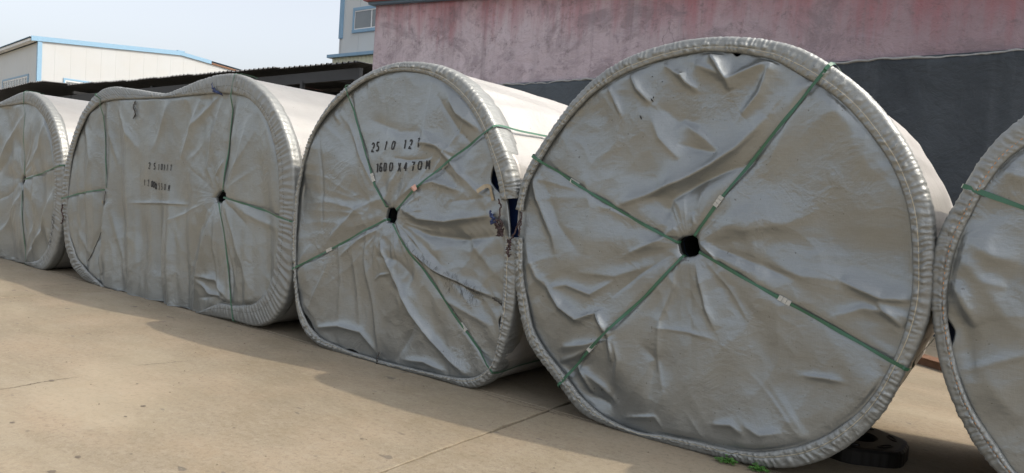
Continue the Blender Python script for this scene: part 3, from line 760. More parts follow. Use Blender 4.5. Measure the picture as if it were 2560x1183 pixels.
    for kk in range(NF+NCO+NS+1):
        S_ = kk/(NF+NCO+NS)
        if kk <= NF:
            sr = kk/NF; r_ = ri+(ro-cr_-ri)*sr
            bx = c[0]+r_*np.cos(T); bz = c[1]+r_*np.sin(T)
            by = np.full(nc, -.015)-.004*math.sin(math.pi*sr)-.004*(1 if sr > .02 else 0)
            if kk == 0: by = by+.008
            N = (0*T, -np.ones(nc), 0*T)
        elif kk <= NF+NCO:
            a = (kk-NF)/NCO*math.pi/2; r_ = ro-cr_+cr_*math.sin(a)
            bx = c[0]+r_*np.cos(T); bz = c[1]+r_*np.sin(T); by = -.020+cr_*(1-math.cos(a))
            N = (nx*math.sin(a), -np.ones(nc)*math.cos(a), nz*math.sin(a))
        else:
            q_ = (kk-NF-NCO)/NS; by = -.020+cr_+q_*backw; tuck = .016*sstep(.55, 1, q_)
            bx = c[0]+(ro-tuck)*np.cos(T); bz = c[1]+(ro-tuck)*np.sin(T)
            N = (nx, 0*T, nz)
        if pleat == 'loose':
            slant = .05*math.sin(S_*5)+.25*S_*noise(u*1.3, u*0, seed+30)
            fine = 1-np.minimum(1, 2.6*np.abs(noise((u+slant)/.034, np.full(nc, S_*2.6), seed+31)))
            big = 1-np.minimum(1, 2.2*np.abs(noise((u+slant*1.6)/.062, np.full(nc, S_*2.2), seed+32)))
            fr = noise((u)/.021, np.full(nc, S_*4), seed+33)
            sc_ = (u+.035*S_*noise(u*2.2, u*0, seed+34)+.02*noise(u*5, np.full(nc, S_*3), seed+37))
            crz = (1-np.minimum(1, 2.4*np.abs(noise(sc_/.034, np.full(nc, S_*1.1), seed+35))))**2.2
            ampv = .35+1.1*np.clip(.5+1.6*noise(u*2.4, np.full(nc, S_*1.5), seed+38), 0, 1)
            inn = math.exp(-((S_-.12)/.10)**2); outb = math.exp(-((S_-.36)/.17)**2)+.28*math.exp(-((S_-.72)/.2)**2); pin = 1-.75*math.exp(-((S_-seam_s*.52)/.035)**2)
            d = ruffle*pin*(inn*(.002*fine+.005*fr+.009*crz*ampv)+outb*(.002*fine+.001*big+.003*fr+.015*crz*ampv)+.0015*fr)
        else:
            ph = u/.060+1.1*noise(u*1.6, u*0, seed+30)*3+.5*noise(u*7, np.full(nc, S_*2), seed+31)
            am = (.45+.55*np.clip(noise(u*.6, u*0+4, seed+36)*2+.5, 0, 1))
            pl = (1-np.abs(((ph % 1)*2-1)))**1.3
            prof = math.exp(-((S_-.32)/.22)**2)+.35*math.exp(-((S_-.7)/.2)**2)
            fr = 1-np.minimum(1, 3*np.abs(noise(u/.05, np.full(nc, S_*2.5), seed+33)))
            d = ruffle*(am*pl*.010*prof+.006*prof*(1-np.minimum(1, 2.5*np.abs(noise(u/.11+S_, np.full(nc, S_*2), seed+39))))+fr*.008*math.exp(-((S_-.10)/.09)**2))
        d = d*live*(1-.8*sstep(.85, 1, S_))
        if bg_: d = d+live*.012*np.exp(-np.maximum(0, gapdist(T))/.03)*noise(u/.03, np.full(nc, S_*6), seed+40)*2
        bx = bx+N[0]*d; by = by+N[1]*d; bz = bz+N[2]*d
        V.append(np.stack([bx, by, np.maximum(bz, .003)], -1))
    V = np.array(V); nr_ = len(V); R.band = V; R.bandT = T
    ok = live > .06
    if bg_: ok &= ~ingap(T)
    i = np.where(ok & np.roll(ok, -1))[0]; j = (i+1) % nc
    Fc = np.vstack([np.stack([a*nc+i, a*nc+j, (a+1)*nc+j, (a+1)*nc+i], -1) for a in range(nr_-1)]).tolist()
    bo = mesh_obj('hem_band', V.reshape(-1, 3), Fc, M[band_m], root)
    md = bo.modifiers.new('solid', 'SOLIDIFY'); md.thickness = .0025; md.offset = -1
    # ---- stitching along the hem
    kseam = int(NF*seam_s); tb = MB(); run = []
    wob = .0
    segs = []; cur = []
    for a in range(nc+1):
        a_ = a % nc
        if ok[a_]:
            f_ = kseam+.9*float(noise(u[a_]*3.1, 0, seed+50)); k0 = int(f_); w1 = f_-k0
            p = V[k0, a_]*(1-w1)+V[k0+1, a_]*w1; cur.append((p[0], p[1]-.0025, p[2]))
        else:
            if len(cur) > 3: segs.append(cur)
            cur = []
    if len(cur) > 3: segs.append(cur)
    for sg in segs:
        sg = sg[::2]
        if thread == 'orange_thread' or pleat != 'loose':
            for a in range(0, len(sg)-2, 2): tb.tube(sg[a:a+2], .0021, 4)
        else: tb.tube(sg, .0022, 4)
    if tb.v: tb.build('seam_stitching', M[thread if pleat == 'loose' else 'dark_thread'], root, True, kind='stuff')
    # ---- surface height including the band, used by straps and cords
    def ysurf(x, z):
        x = np.atleast_1d(x); z = np.atleast_1d(z)
        t = np.arctan2(z-c[1], x-c[0]); r = np.hypot(x-c[0], z-c[1])
        y = -hfun(x, z)
        inb = (r > RI(t)-.004) & (RO(t)-RI(t) > .03)
        if bg_: inb &= ~ingap(t)
        idx = np.clip(np.searchsorted(T, np.arctan2(np.sin(t), np.cos(t))), 0, nc-1)
        fr_ = np.clip((r-ri[idx])/np.maximum(1e-4, (ro-cr_-ri)[idx]), 0, 1)
        yb = V[np.round(fr_*NF).astype(int), idx, 1]
        return np.where(inb, np.minimum(y, yb), y)
    R.ysurf = ysurf
    def strap(P, wrap, wmul=1.0, mat='strap'):
        """band pulled tight from the core over the hem and back along the side"""
        P = np.array(P, float); L = np.concatenate([[0], np.cumsum(np.linalg.norm(np.diff(P, axis=0), axis=1))])
        n_ = max(6, int(L[-1]/.018)); uu = np.linspace(0, L[-1], n_); px = np.interp(uu, L, P[:, 0]); pz = np.interp(uu, L, P[:, 1])
        y = ysurf(px, pz)
        e = y.copy()
        for sft in range(1, 6):
            e = np.minimum(e, np.concatenate([y[sft:], np.full(sft, y[-1])])); e = np.minimum(e, np.concatenate([np.full(sft, y[0]), y[:-sft]]))
        ker = np.ones(7)/7; e = np.convolve(np.concatenate([np.full(3, e[0]), e, np.full(3, e[-1])]), ker, 'valid')
        y = np.minimum(e, y)-.003
        pts = [Vector((px[k], y[k], pz[k])) for k in range(n_)]; up = [Vector((0, -1, 0))]*n_
        # start tucked into the core
        d0 = Vector((c[0]-px[0], 0, c[1]-pz[0])); d0.normalize()
        if np.hypot(px[0]-c[0], pz[0]-c[1]) < .2:
            pts = [pts[0]+d0*.008+Vector((0, .05, 0)), pts[0]+d0*.008+Vector((0, .012, 0))]+pts; up = [-d0, -d0]+up
        if wrap > 0:
            end = pts[-1]; t = math.atan2(end.z-c[1], end.x-c[0]); nrm = Vector((math.cos(t), 0, math.sin(t))); ro_ = float(RO(t))
            base = Vector((c[0], 0, c[1]))
            for (rr2, yy) in ((ro_-.03, -.044), (ro_-.005, -.036), (ro_+.012, -.012), (ro_+.018, .03), (ro_+.016, .12), (ro_+.008, .2)):
                if rr2 > (end-base-Vector((0, end.y, 0))).length+.004: pts.append(base+nrm*rr2+Vector((0, yy, 0))); up.append(nrm if yy > -.04 else (nrm+Vector((0, -1, 0))).normalized())
            for k in range(1, 12):
                yy = .2+(wrap-.2)*k/11; pts.append(base+nrm*(ro_+.004)+Vector((0, yy, 0))); up.append(nrm)
        V_ = []; Fc_ = []
        for k, p in enumerate(pts):
            t = (pts[min(k+1, len(pts)-1)]-pts[max(k-1, 0)]).normalized(); sd = t.cross(up[k]).normalized(); sd = sd.lerp(sd+up[k]*.35*math.sin(k*.21+seed), .5).normalized()
            hw = strapw*wmul/2*(.92+.14*math.sin(k*.37+seed)); th_ = .0012
            for a_, b_ in ((-hw, 0), (hw, 0), (hw, th_), (-hw, th_)):
                v_ = p+sd*a_+up[k]*b_; v_.z = max(v_.z, .002); V_.append(tuple(v_))
        for k in range(len(pts)-1):
            for m_ in range(4): Fc_.append((k*4+m_, k*4+(m_+1) % 4, k*4+4+(m_+1) % 4, k*4+4+m_))
        Fc_ += [(0, 3, 2, 1), tuple(len(pts)*4-4+m_ for m_ in range(4))]
        return mesh_obj('strap', V_, Fc_, M[mat], root, False)
    R.strap = strap
    for k, q in enumerate(straps): strap(XZ(q), min(depth, 1.3) if pleat == 'loose' else .21)
    for (cx, cy, ax, ay) in clips:
        P = XZ([(cx, cy), (ax, ay)]); d = P[1]-P[0]; d = d/np.hypot(*d); n2 = np.array([-d[1], d[0]]); yy = float(ysurf(P[0, 0], P[0, 1]).min())-.012
        for sgm in ((-.036, -.014), (-.012, .010), (.012, .034)):
            V_ = []
            for y_ in (yy, yy+.010):
                for a_, b_ in ((sgm[0], -.014), (sgm[1], -.014), (sgm[1], .014), (sgm[0], .014)):
                    p = P[0]+d*a_+n2*b_; V_.append((p[0], y_, p[1]))
            mesh_obj('strap_clip', V_, [(0, 1, 2, 3), (7, 6, 5, 4), (0, 4, 5, 1), (1, 5, 6, 2), (2, 6, 7, 3), (3, 7, 4, 0)], M['clip'], root, False)
    return R

# stencil glyphs: strokes with the bridges left open
GL_ = {
 '0': [[(.42, .98), (.12, .86), (.03, .5), (.12, .14), (.42, .02)], [(.58, .98), (.88, .86), (.97, .5), (.88, .14), (.58, .02)]],
 '1': [[(.30, .80), (.55, .98), (.55, .0)]],
 '2': [[(.08, .78), (.25, .96), (.62, .98), (.88, .80), (.80, .58), (.50, .36)], [(.40, .28), (.10, .02), (.92, .02)]],
 '5': [[(.88, .98), (.22, .98), (.18, .62)], [(.20, .52), (.60, .58), (.90, .38), (.82, .10), (.48, .0), (.10, .10)]],
 '7': [[(.05, .97), (.92, .97), (.72, .62)], [(.66, .52), (.45, .0)]],
 '4': [[(.62, .98), (.05, .30), (.55, .30)], [(.68, .98), (.68, .0)], [(.76, .30), (.95, .30)]],
 '6': [[(.80, .92), (.40, .96), (.10, .60), (.10, .25), (.35, .02)], [(.50, .02), (.88, .14), (.88, .42), (.55, .56), (.2, .42)]],
 'X': [[(.05, .98), (.44, .54)], [(.52, .45), (.95, .0)], [(.92, .98), (.06, .0)]],
 'M': [[(.02, .0), (.06, .98)], [(.12, .92), (.46, .30)], [(.56, .30), (.88, .92)], [(.95, .98), (.98, .0)]]}
def stencil(R, chars, hpx, aspect=.5, ital=.12, stroke=.19, m='black_ink', off=.0035):
    for (ch, cx, cy, slant) in chars:
        yy = 0.0
        for _ in range(4): P = XZ([(cx, cy)], yy); yy = float(R.ysurf(P[0, 0], P[0, 1]).min())
        P = XZ([(cx, cy), (cx, cy-hpx/2)], yy); hgt = abs(P[1, 1]-P[0, 1])*2; V_ = []; F_ = []
        for st in GL_[ch]:
            pts = []
            for a in range(len(st)-1):
                for q_ in range(5):
                    f_ = q_/5; pts.append((st[a][0]+(st[a+1][0]-st[a][0])*f_, st[a][1]+(st[a+1][1]-st[a][1])*f_))
            pts.append(st[-1])
            Q = np.array([((x-.5)*aspect+(y-.5)*(ital+slant), y-.5) for x, y in pts])*hgt+P[0]
            b = len(V_)
            for k in range(len(Q)):
                t = Q[min(k+1, len(Q)-1)]-Q[max(k-1, 0)]; t = t/(np.hypot(*t)+1e-9); n2 = np.array([-t[1], t[0]])*hgt*stroke/2*(.8+.4*rnd.random())
                for sg in (1, -1):
                    p = Q[k]+n2*sg; V_.append((p[0], 0, p[1]))
            for k in range(len(Q)-1): F_.append((b+2*k, b+2*k+1, b+2*k+3, b+2*k+2))
        V_ = np.array(V_); V_[:, 1] = R.ysurf(V_[:, 0], V_[:, 2])-off
        mesh_obj('stencil_mark', V_, F_, M[m], R.root, False)

def arr(s): return [tuple(float(x) for x in p.split(',')) for p in s.split()]

# ---------------- roll 4: the largest
O4 = arr('1308,444 1337,388 1375,331 1422,265 1479,203 1536,163 1611,127 1706,101 1801,92 1895,97 1990,115 2042,140 2085,168 2137,206 2194,262 2241,324 2279,386 2310,459 2328,516 2335,582 2337,660 2333,763 2298,866 2265,920 2222,1010 2176,1070 2112,1122 2048,1155 1974,1171 1900,1167 1871,1157 1773,1137 1674,1113 1595,1088 1526,1066 1467,1044 1438,1019 1413,979 1379,935 1344,891 1319,851 1302,787 1290,699 1287,600 1290,540 1297,490')
I4 = arr('1309,600 1312,699 1334,822 1369,881 1418,940 1452,989 1507,1039 1560,1066 1610,1084 1650,1084 1724,1098 1822,1122 1900,1130 1999,1117 2072,1088 2146,1034 2196,975 2240,891 2267,817 2282,740 2284,670 2281,601 2274,535 2260,478 2231,411 2194,355 2156,307 2108,255 2056,217 1995,184 1943,151 1848,132 1753,130 1659,149 1564,184 1488,231 1436,284 1389,345 1351,407 1323,459 1310,520')
H4 = arr('1691.6,604.6 1695.6,598.5 1704.8,592.5 1727,588 1734,590.4 1740,598.5 1743,612.7 1747,626 1744,634 1735,640 1721,643 1705,642 1696.6,631 1693.6,616.8')
F4 = [
 (arr('1545,515 1640,480 1700,455 1780,412 1839,373 1890,325 1925,284'), .036, .038, .35),
 (arr('1660,550 1680,500 1740,462 1820,425 1890,400'), -.022, .035, 0),
 (arr('1770,118 1795,160 1818,200 1826,230'), .040, .030, .3), (arr('1812,202 1860,180 1930,152 1980,150'), .026, .032, -.3), (arr('1735,160 1780,178 1818,200'), .020, .03, 0),
 (arr('1935,150 1918,190 1900,235 1850,290'), .024, .028, .3),
 (arr('1582,185 1600,225 1632,262'), .026, .026, .3), (arr('1640,262 1690,300 1750,310'), -.014, .05, 0), (arr('1694,172 1715,205 1745,228'), .022, .020, 0), (arr('1660,160 1700,190 1720,182'), .016, .02, 0),
 (arr('1524,215 1545,262 1560,300'), .016, .018, .2), (arr('1630,290 1650,345 1700,400'), .014, .03, .3), (arr('1700,300 1760,345 1795,378'), .016, .03, -.3), (arr('1690,360 1740,372 1800,385'), -.012, .03, 0),
 (arr('1330,440 1345,500 1385,590 1395,640'), .024, .032, .2), (arr('1352,430 1395,560 1460,640'), -.010, .04, 0), (arr('1460,430 1480,520 1465,640'), .012, .04, .2),
 (arr('1318,620 1345,690 1378,722'), .018, .028, 0), (arr('1372,716 1405,765 1452,802'), .036, .028, .3), (arr('1440,800 1480,785 1500,780'), .018, .02, 0), (arr('1495,775 1515,815 1528,842'), .034, .022, .3),
 (arr('1528,842 1534,880 1532,905'), .020, .014, 0), (arr('1375,718 1420,712 1480,735 1540,700'), .014, .022, 0), (arr('1440,680 1540,690 1640,660'), .012, .04, .3),
 (arr('1400,870 1470,860 1510,850'), .020, .03, -.2), (arr('1395,905 1440,890 1480,870'), .014, .02, 0), (arr('1440,915 1465,950 1480,985'), .018, .022, .2), (arr('1455,925 1510,970 1540,1010'), .018, .03, 0),
 (arr('1470,985 1520,1010 1545,960'), -.012, .03, 0), (arr('1540,850 1550,900 1538,950'), .012, .02, .3), (arr('1600,860 1640,900 1625,1000'), -.012, .035, .2),
 (arr('1738,655 1748,700 1765,770 1790,830'), .018, .026, .3), (arr('1690,650 1680,720 1650,800 1645,900 1662,980'), .012, .022, -.3), (arr('1640,820 1720,830 1790,850'), .006, .012, .2),
 (arr('1760,600 1800,625 1870,655 1990,700'), -.020, .040, .2), (arr('1800,560 1860,575 1960,560 2050,520'), .014, .06, .3), (arr('2095,700 2140,720 2200,745 2280,752'), .030, .034, .3), (arr('2190,755 2225,790 2262,822'), .020, .024, .2),
 (arr('2085,790 2160,770 2265,792'), .014, .03, -.3), (arr('1900,650 2000,690 2100,700'), .016, .06, .3), (arr('1745,605 1780,640 1790,665'), .010, .010, 0), (arr('1990,195 1985,250 1960,330 1900,450'), .010, .05, .3),
 (arr('2060,230 2120,330 2190,460'), .010, .07, 0), (arr('1700,560 1650,600 1560,640'), .012, .025, .2), (arr('1722,585 1735,560 1730,530'), .010, .018, 0),
 (arr('1780,1060 1830,1060 1860,1085'), .012, .02, 0), (arr('1860,1060 1900,1085 1960,1080'), .010, .02, 0), (arr('2000,940 2060,945 2110,955'), .010, .015, 0), (arr('1560,1045 1640,1040 1660,1070'), .010, .012, 0)]
r4 = make_roll('largest silver tarpaulin roll, no lettering, its end crossed by four green straps', (1720, 615), O4, I4, H4, 1.75, gaps=[((1842, 138), 2.6, .018)],
    band_gaps=[((1297, 527), (1289, 592))], folds=F4, nrad=170, ncirc=1000, seed=3, undul=.85, crump=.8, rimfolds=24,
    straps=[arr('1693,605 1600,556 1437,457 1338,391'), arr('1735,589 1796,503 1925,345 2066,180'), arr('1747,631 1850,690 1960,752 2100,830 2258,916'), arr('1706,642 1620,735 1484,868 1408,955')],
    clips=[(1437, 457, 1500, 494), (1796, 503, 1830, 455), (1961, 752, 2030, 790), (1485, 867, 1520, 830)], bodyfold=.012)

# ---------------- roll 3: stencilled 2510 127
O3 = arr('733,568 737.5,509 751,435 770.5,358 801.6,295.5 836.6,245 867.7,217.8 914.4,186.7 961,165 1007.7,154.4 1054,156 1101,164 1135,180 1165,202 1192,232 1218,268 1243,322 1264,373 1279,412 1290,450 1296,500 1297,592 1293,700 1286,781 1273,834 1252,897 1225.5,950 1194,971 1167.6,970 1088.6,944 957,914 878,891 799,864 770,839 751.6,807.5 741,760 738,665 732,600')
I3 = arr('743,600 749,490 762.8,412 790,330.5 821,284 864,241 914,204 969,183 1011.6,177.7 1058,182.8 1101,198 1140,225.5 1171,260.5 1194,295.5 1213.8,334 1225.5,373 1236,412 1248,452 1256,500 1262,560 1265,640 1262,740 1257,800 1249,865 1233,918 1194,944 1157,946 1088,934 957,902 878,878 804,846 772,810 751,760 745,700 743.7,665')
H3 = arr('969,532.7 972.7,521 988,519 997,529 995,548 988,559 972.7,556 967,544')
F3 = [
 (arr('1128,245 1150,285 1200,325'), .026, .034, .3), (arr('1095,235 1150,330 1185,365'), -.012, .03, 0), (arr('1050,355 1105,365 1140,389'), .020, .028, .2), (arr('1060,325 1110,375 1150,430 1225,505'), .018, .026, -.3),
 (arr('1010,522 1060,548 1120,555 1235,538'), .034, .040, .3), (arr('1000,500 1040,470 1090,455 1160,480'), .020, .03, .2), (arr('1013,560 1080,590 1180,600 1238,590'), -.020, .045, 0),
 (arr('1000,565 1030,620 1090,672 1160,712 1232,745'), .030, .022, .5), (arr('1060,610 1120,680 1200,760'), -.014, .03, 0),
 (arr('800,342 806,440 803,570'), -.012, .014, .3), (arr('880,230 900,330 905,400'), .008, .03, 0), (arr('925,300 1000,330 1070,330'), -.010, .05, 0), (arr('990,395 1030,402 1080,398'), -.007, .010, 0),
 (arr('983,670 1010,730 1036,781 1083,850 1130,900 1165,935'), .040, .030, .3), (arr('960,600 970,640 990,680'), .022, .020, .2), (arr('925,565 918,650 935,760 946,897'), .018, .028, .3), (arr('955,565 945,620 940,680'), .012, .016, 0),
 (arr('846,600 850,700 845,790'), .012, .022, .2), (arr('880,600 890,700 900,820'), .010, .028, 0), (arr('830,600 812,680 770,780'), .010, .03, .2), (arr('785,820 850,815 905,830 945,890'), .020, .024, .2),
 (arr('1005,900 1060,905 1110,930'), .016, .022, 0), (arr('1040,800 1010,860 985,905'), -.012, .03, 0), (arr('950,500 900,520 820,600'), .012, .03, .3), (arr('960,570 900,600 850,640'), .012, .02, 0), (arr('940,640 1000,650 1040,700'), -.01, .03, 0),
 (arr('1150,560 1200,640 1238,690'), .012, .04, .2), (arr('1100,740 1180,790 1235,820'), .010, .03, 0), (arr('940,700 955,688 985,683'), .008, .008, 0)]
r3 = make_roll('silver tarpaulin roll stencilled 2510 127, standing directly left of the largest roll', (983, 540), O3, I3, H3, 1.72, gaps=[((1237, 450), 8, .075), ((1257, 815), 4.5, .045), ((880, 880), 6, .016), ((765, 815), 7, .03)],
    band_gaps=[((1290, 497), (1290, 593))], folds=F3, nrad=150, ncirc=900, face_m='face', seed=8, undul=.7, crump=1.0, rimfolds=20, body_m='pale_wrap',
    straps=[arr('973,516 944,463 934,428 903,334 885,275 871,220'), arr('998,525 1050,474 1117,414 1177,363 1237,320'), arr('969,550 873,599 823,625 742,670'), arr('991,560 1060,665 1125,765 1158,819 1237,931')],
    clips=[(1117, 414, 1140, 395), (823, 625, 850, 612), (1158, 819, 1180, 850), (939, 445, 944, 463)], bodyfold=.021, strapw=.017)
stencil(r3, [('2', 933, 368.7, -.1), ('5', 944.5, 366.7, -.05), ('1', 965, 364, .15), ('0', 983.4, 363.6, .1), ('1', 1013, 360.6, -.12), ('2', 1027, 360.6, -.05), ('7', 1045.4, 357, -.08)], 22.5, .44, .06, .16, off=.0035)
stencil(r3, [('1', 944, 420, -.02), ('6', 952.5, 418.8, 0), ('0', 963, 418, 0), ('0', 977.7, 417.4, .02), ('X', 998.7, 418, -.05), ('4', 1014, 416.8, -.02), ('7', 1032.5, 416, .05), ('0', 1050, 414, .15), ('M', 1070.4, 412, .08)], 22.5, .46, .02, .16, off=.0035)

# ---------------- roll 2: the double one, stencilled 2510111
O2 = arr('161,449 169.5,404 183.5,348.6 206,287 234,245 262,223 289.5,217.4 345,225 385,232 418,236 451,223 496,203.5 540.6,189.5 580,185 607.6,189.5 641,209 674.6,242.5 702.5,292.8 725,354 736,410 740,505 736,616 730,700 713.6,761.5 685.7,800.6 652,816 624,812 585,799.5 535,790 485,783 462.5,784 418,775.5 351,753 289.5,731 261.6,720 211,697 183.5,666.7 166.7,616 160,533')
I2 = arr('175,460 183.5,393 200,337 222.5,287 256,256.5 289.5,250 373,247 410,245 451,242.5 507,237 552,234 591,236 624,245 652,273 674.6,309.5 691,365 699.7,421 703,533 697,616 685.7,689 669,733.6 641,758.7 596,764 560,757 535,764 505,780 462.5,782 418,773.5 351,751 289.5,729 262,716 240,695 222.5,678 194.6,644 178,588.5 173.4,516')
H2 = arr('531,493.7 540.6,479.7 554.6,475 564,485 562,499 549,507.6 535,505')
F2 = [
 (arr('259,258 262,350 264,471'), -.022, .03, .3), (arr('266,480 250,560 234,616 222,665'), -.020, .03, .3), (arr('268,262 272,330 290,410'), .022, .04, .2), (arr('262,490 262,600 250,690 262,714'), .034, .045, .3), (arr('275,520 300,640 310,730'), .020, .05, .2),
 (arr('340,520 345,640 350,745'), .016, .07, .3), (arr('400,560 410,680 420,770'), .016, .07, .2), (arr('538,510 520,600 500,690 484,776'), .045, .06, .3), (arr('520,520 490,600 470,700'), -.016, .06, 0), (arr('545,520 540,620 548,700 566,745'), .020, .04, .2),
 (arr('555,240 530,330 515,420 535,478'), .018, .045, .2), (arr('500,245 478,320 450,400'), .024, .055, .3), (arr('545,240 500,290 470,330'), .016, .03, 0), (arr('430,250 400,330 380,380'), .012, .05, 0), (arr('290,260 320,330 350,380'), .014, .06, 0),
 (arr('590,240 576,330 560,470'), -.022, .03, 0), (arr('560,400 540,440 545,470'), .014, .02, 0), (arr('620,300 600,400 575,470'), .010, .05, .2), (arr('330,508 400,508 465,512'), .010, .014, .4),
 (arr('497,690 540,700 575,745'), .022, .03, .3), (arr('500,700 530,735 575,752'), .022, .022, 0), (arr('500,745 540,740 575,758'), -.012, .02, 0), (arr('568,520 600,620 640,740'), .014, .04, .2), (arr('600,520 660,560 695,570'), .012, .04, 0),
 (arr('210,300 230,400 215,480'), .012, .03, 0), (arr('190,560 215,620 235,640'), .010, .03, 0), (arr('575,600 585,700 586,755'), -.014, .022, 0), (arr('256,600 256,680 250,706'), .016, .014, 0)]
r2 = make_roll('wide silver tarpaulin cover over two rolls, sagging between them, stencilled 2510111', (548, 490), O2, I2, H2, 1.42, ok_=.9, folds=F2, nrad=150, ncirc=950, face_m='face_dirty', band_m='band_old', body_m='white_wrap', seed=14,
    pleat='elastic', ruffle=1.0, undul=.55, crump=.5, drape=1.5, radial=.3, gather=.4, rimfolds=8, hubfolds=8, bodyfold=.005, backw=.10,
    straps=[arr('556,476 560,440 571,345 580,280 585,240 593,195'), arr('551,507 565,580 577,680 583,740 590,798'), arr('564,494 620,511 700,542 728,551'), arr('258,474 200,484 166,496'), arr('263,470 259,400 256,300 258,248')], strapw=.017)
stencil(r2, [('2', 374, 414.5, .05), ('5', 387, 416, .05), ('1', 397.4, 418, .1), ('0', 405, 417.5, .02), ('1', 411.6, 419, .05), ('1', 419, 419, .12), ('1', 428, 419, .08)], 15.5, .40, .05, .15, off=.004)
stencil(r2, [('1', 362, 456.6, .1), ('2', 371.6, 457.6, .05), ('0', 380.7, 460, .05), ('0', 385.8, 462, .05), ('X', 391, 466, .05), ('5', 398.5, 466, .08), ('5', 405, 467, .08), ('0', 413, 468, 0), ('M', 422.8, 470, 0)], 15.5, .33, .05, .15, off=.004)

# ---------------- roll 1: far left, another double cover
SH = -4.876
o2w = XZ(O2)+[SH, -.02]; i2w = XZ(I2)+[SH, -.02]
O1 = arr('31.5,242.6 57.7,230.5 84,229.5 110,250 136,290 152,342 160,394.6 160,499.5 154.7,578 141.6,636 120.6,672.6 105,677 68,659.5 0,649')
I1 = arr('31.5,263.5 68,258 94,269 115,295 131,332 139,395 141.6,473 134,552 126,615 105,649 79,657 62,657.5 0,647')
F1 = [(arr('64,360 60,450 58,500'), -.02, .04, 0), (arr('135,480 120,540 95,600 68,650'), .036, .05, .3), (arr('52,300 25,350 0,420'), .030, .06, .3), (arr('60,470 30,540 0,600'), .024, .06, .2), (arr('120,300 100,370 80,420'), .016, .04, 0),
      (arr('60,500 66,580 66,655'), -.024, .035, 0), (arr('40,320 20,400 -20,470'), -.015, .05, 0), (arr('90,480 85,560 70,620'), .016, .04, 0)]
r1 = make_roll('dusty grey covered roll without lettering at the far left end of the row', (55, 450), O1, I1, arr('49,448 52,440 58,437 62,442 61,455 58,463 51,462 48,456'), 1.3,
    extraO=o2w[o2w[:, 0] < -10.75], extraI=i2w[i2w[:, 0] < -10.75], folds=F1, nrad=90, ncirc=560, face_m='face_dirty', band_m='band_old', body_m='white_wrap', seed=23, pleat='elastic', undul=.7, crump=.6, drape=1.2, radial=.7, gather=.5, hubfolds=5, rimfolds=10, bodyfold=.005, backw=.10,
    straps=[arr('57,437 60,350 64,290 67,233'), arr('55,462 60,560 67,655'), arr('62,449 100,436 148,418'), ], strapw=.017)

# ---------------- roll 5: at the right edge
O5 = arr('2515.5,326 2468,373.5 2435,421 2421,459 2402,492 2378,525 2354.5,567.6 2340,601 2329,674 2329,748 2336,822 2346,896 2366,965 2393,1029 2432,1103 2472,1157 2491,1183')
I5 = arr('2515.5,397 2468,459 2430,530 2402,586.6 2383,640 2380.5,659 2367,723 2366,787 2380.5,871 2398,945 2427,1019 2467,1078 2506,1132 2533,1183')
c5 = np.array([2.46, 1.19])
def circ(r, lo, hi, n=40):
    a = np.radians(np.linspace(lo, hi, n)); return np.stack([c5[0]+r*np.cos(a), np.maximum(.01, c5[1]+r*.985*np.sin(a))], -1)
F5 = [(arr('2380,700 2400,740 2440,820'), .026, .03, .3), (arr('2400,640 2450,700 2520,720'), .020, .05, .2), (arr('2420,600 2480,640 2555,660'), .022, .06, .3), (arr('2395,800 2420,860 2430,960'), -.016, .04, 0),
      (arr('2450,700 2520,800 2560,840'), .014, .05, 0), (arr('2500,420 2540,440 2590,450'), .014, .04, 0), (arr('2440,900 2500,1000 2560,1060'), .012, .06, 0)]
r5 = make_roll('silver tarpaulin roll cut off by the right edge, its hem sewn with orange thread', None, O5, I5, None, 1.6, extraO=circ(1.235, -112, 118), extraI=circ(1.15, -104, 108), folds=F5, nrad=90, ncirc=640,
    hole_world=((2.46, 1.19), .085), gaps=[((2370, 830), 5, .022)], thread='orange_thread', seed=31, undul=.8, crump=.8, bodyfold=.010,
    straps=[], strapw=.024)
s5 = [np.array(XZ([(2427, 472)])[0])]
for a in (150, 35, -40):
    d = np.array([math.cos(math.radians(a)), math.sin(math.radians(a))])
    if a == 150: d = (s5[0]-c5)/np.hypot(*(s5[0]-c5))
    r5.strap([c5+d*.09, c5+d*.6, c5+d*1.20], 1.3)

# ---------------- loose ends on the rolls
def surf_pt(R, px, py, off=.006):
    p = XZ([(px, py)])[0]; return (float(p[0]), float(R.ysurf(p[0], p[1]).min())-off, float(p[1]))
def scribble(R, pts, name, m, rad=.003, off=.006, jit=.006, n=40, parent=None, seed=0, kind=None):
    r_ = random.Random(seed); P = [Vector(surf_pt(R, *p, off)) for p in pts]; out = []
    for k in range(n):
        f_ = k/(n-1)*(len(P)-1); i_ = min(int(f_), len(P)-2); p = P[i_].lerp(P[i_+1], f_-i_); out.append(p+Vector((r_.uniform(-jit, jit), -abs(r_.uniform(0, jit)), r_.uniform(-jit, jit))))
    return MB().tube(out, rad, 5).build(name, m, parent or R.root, True, **({'kind': kind} if kind else {}))
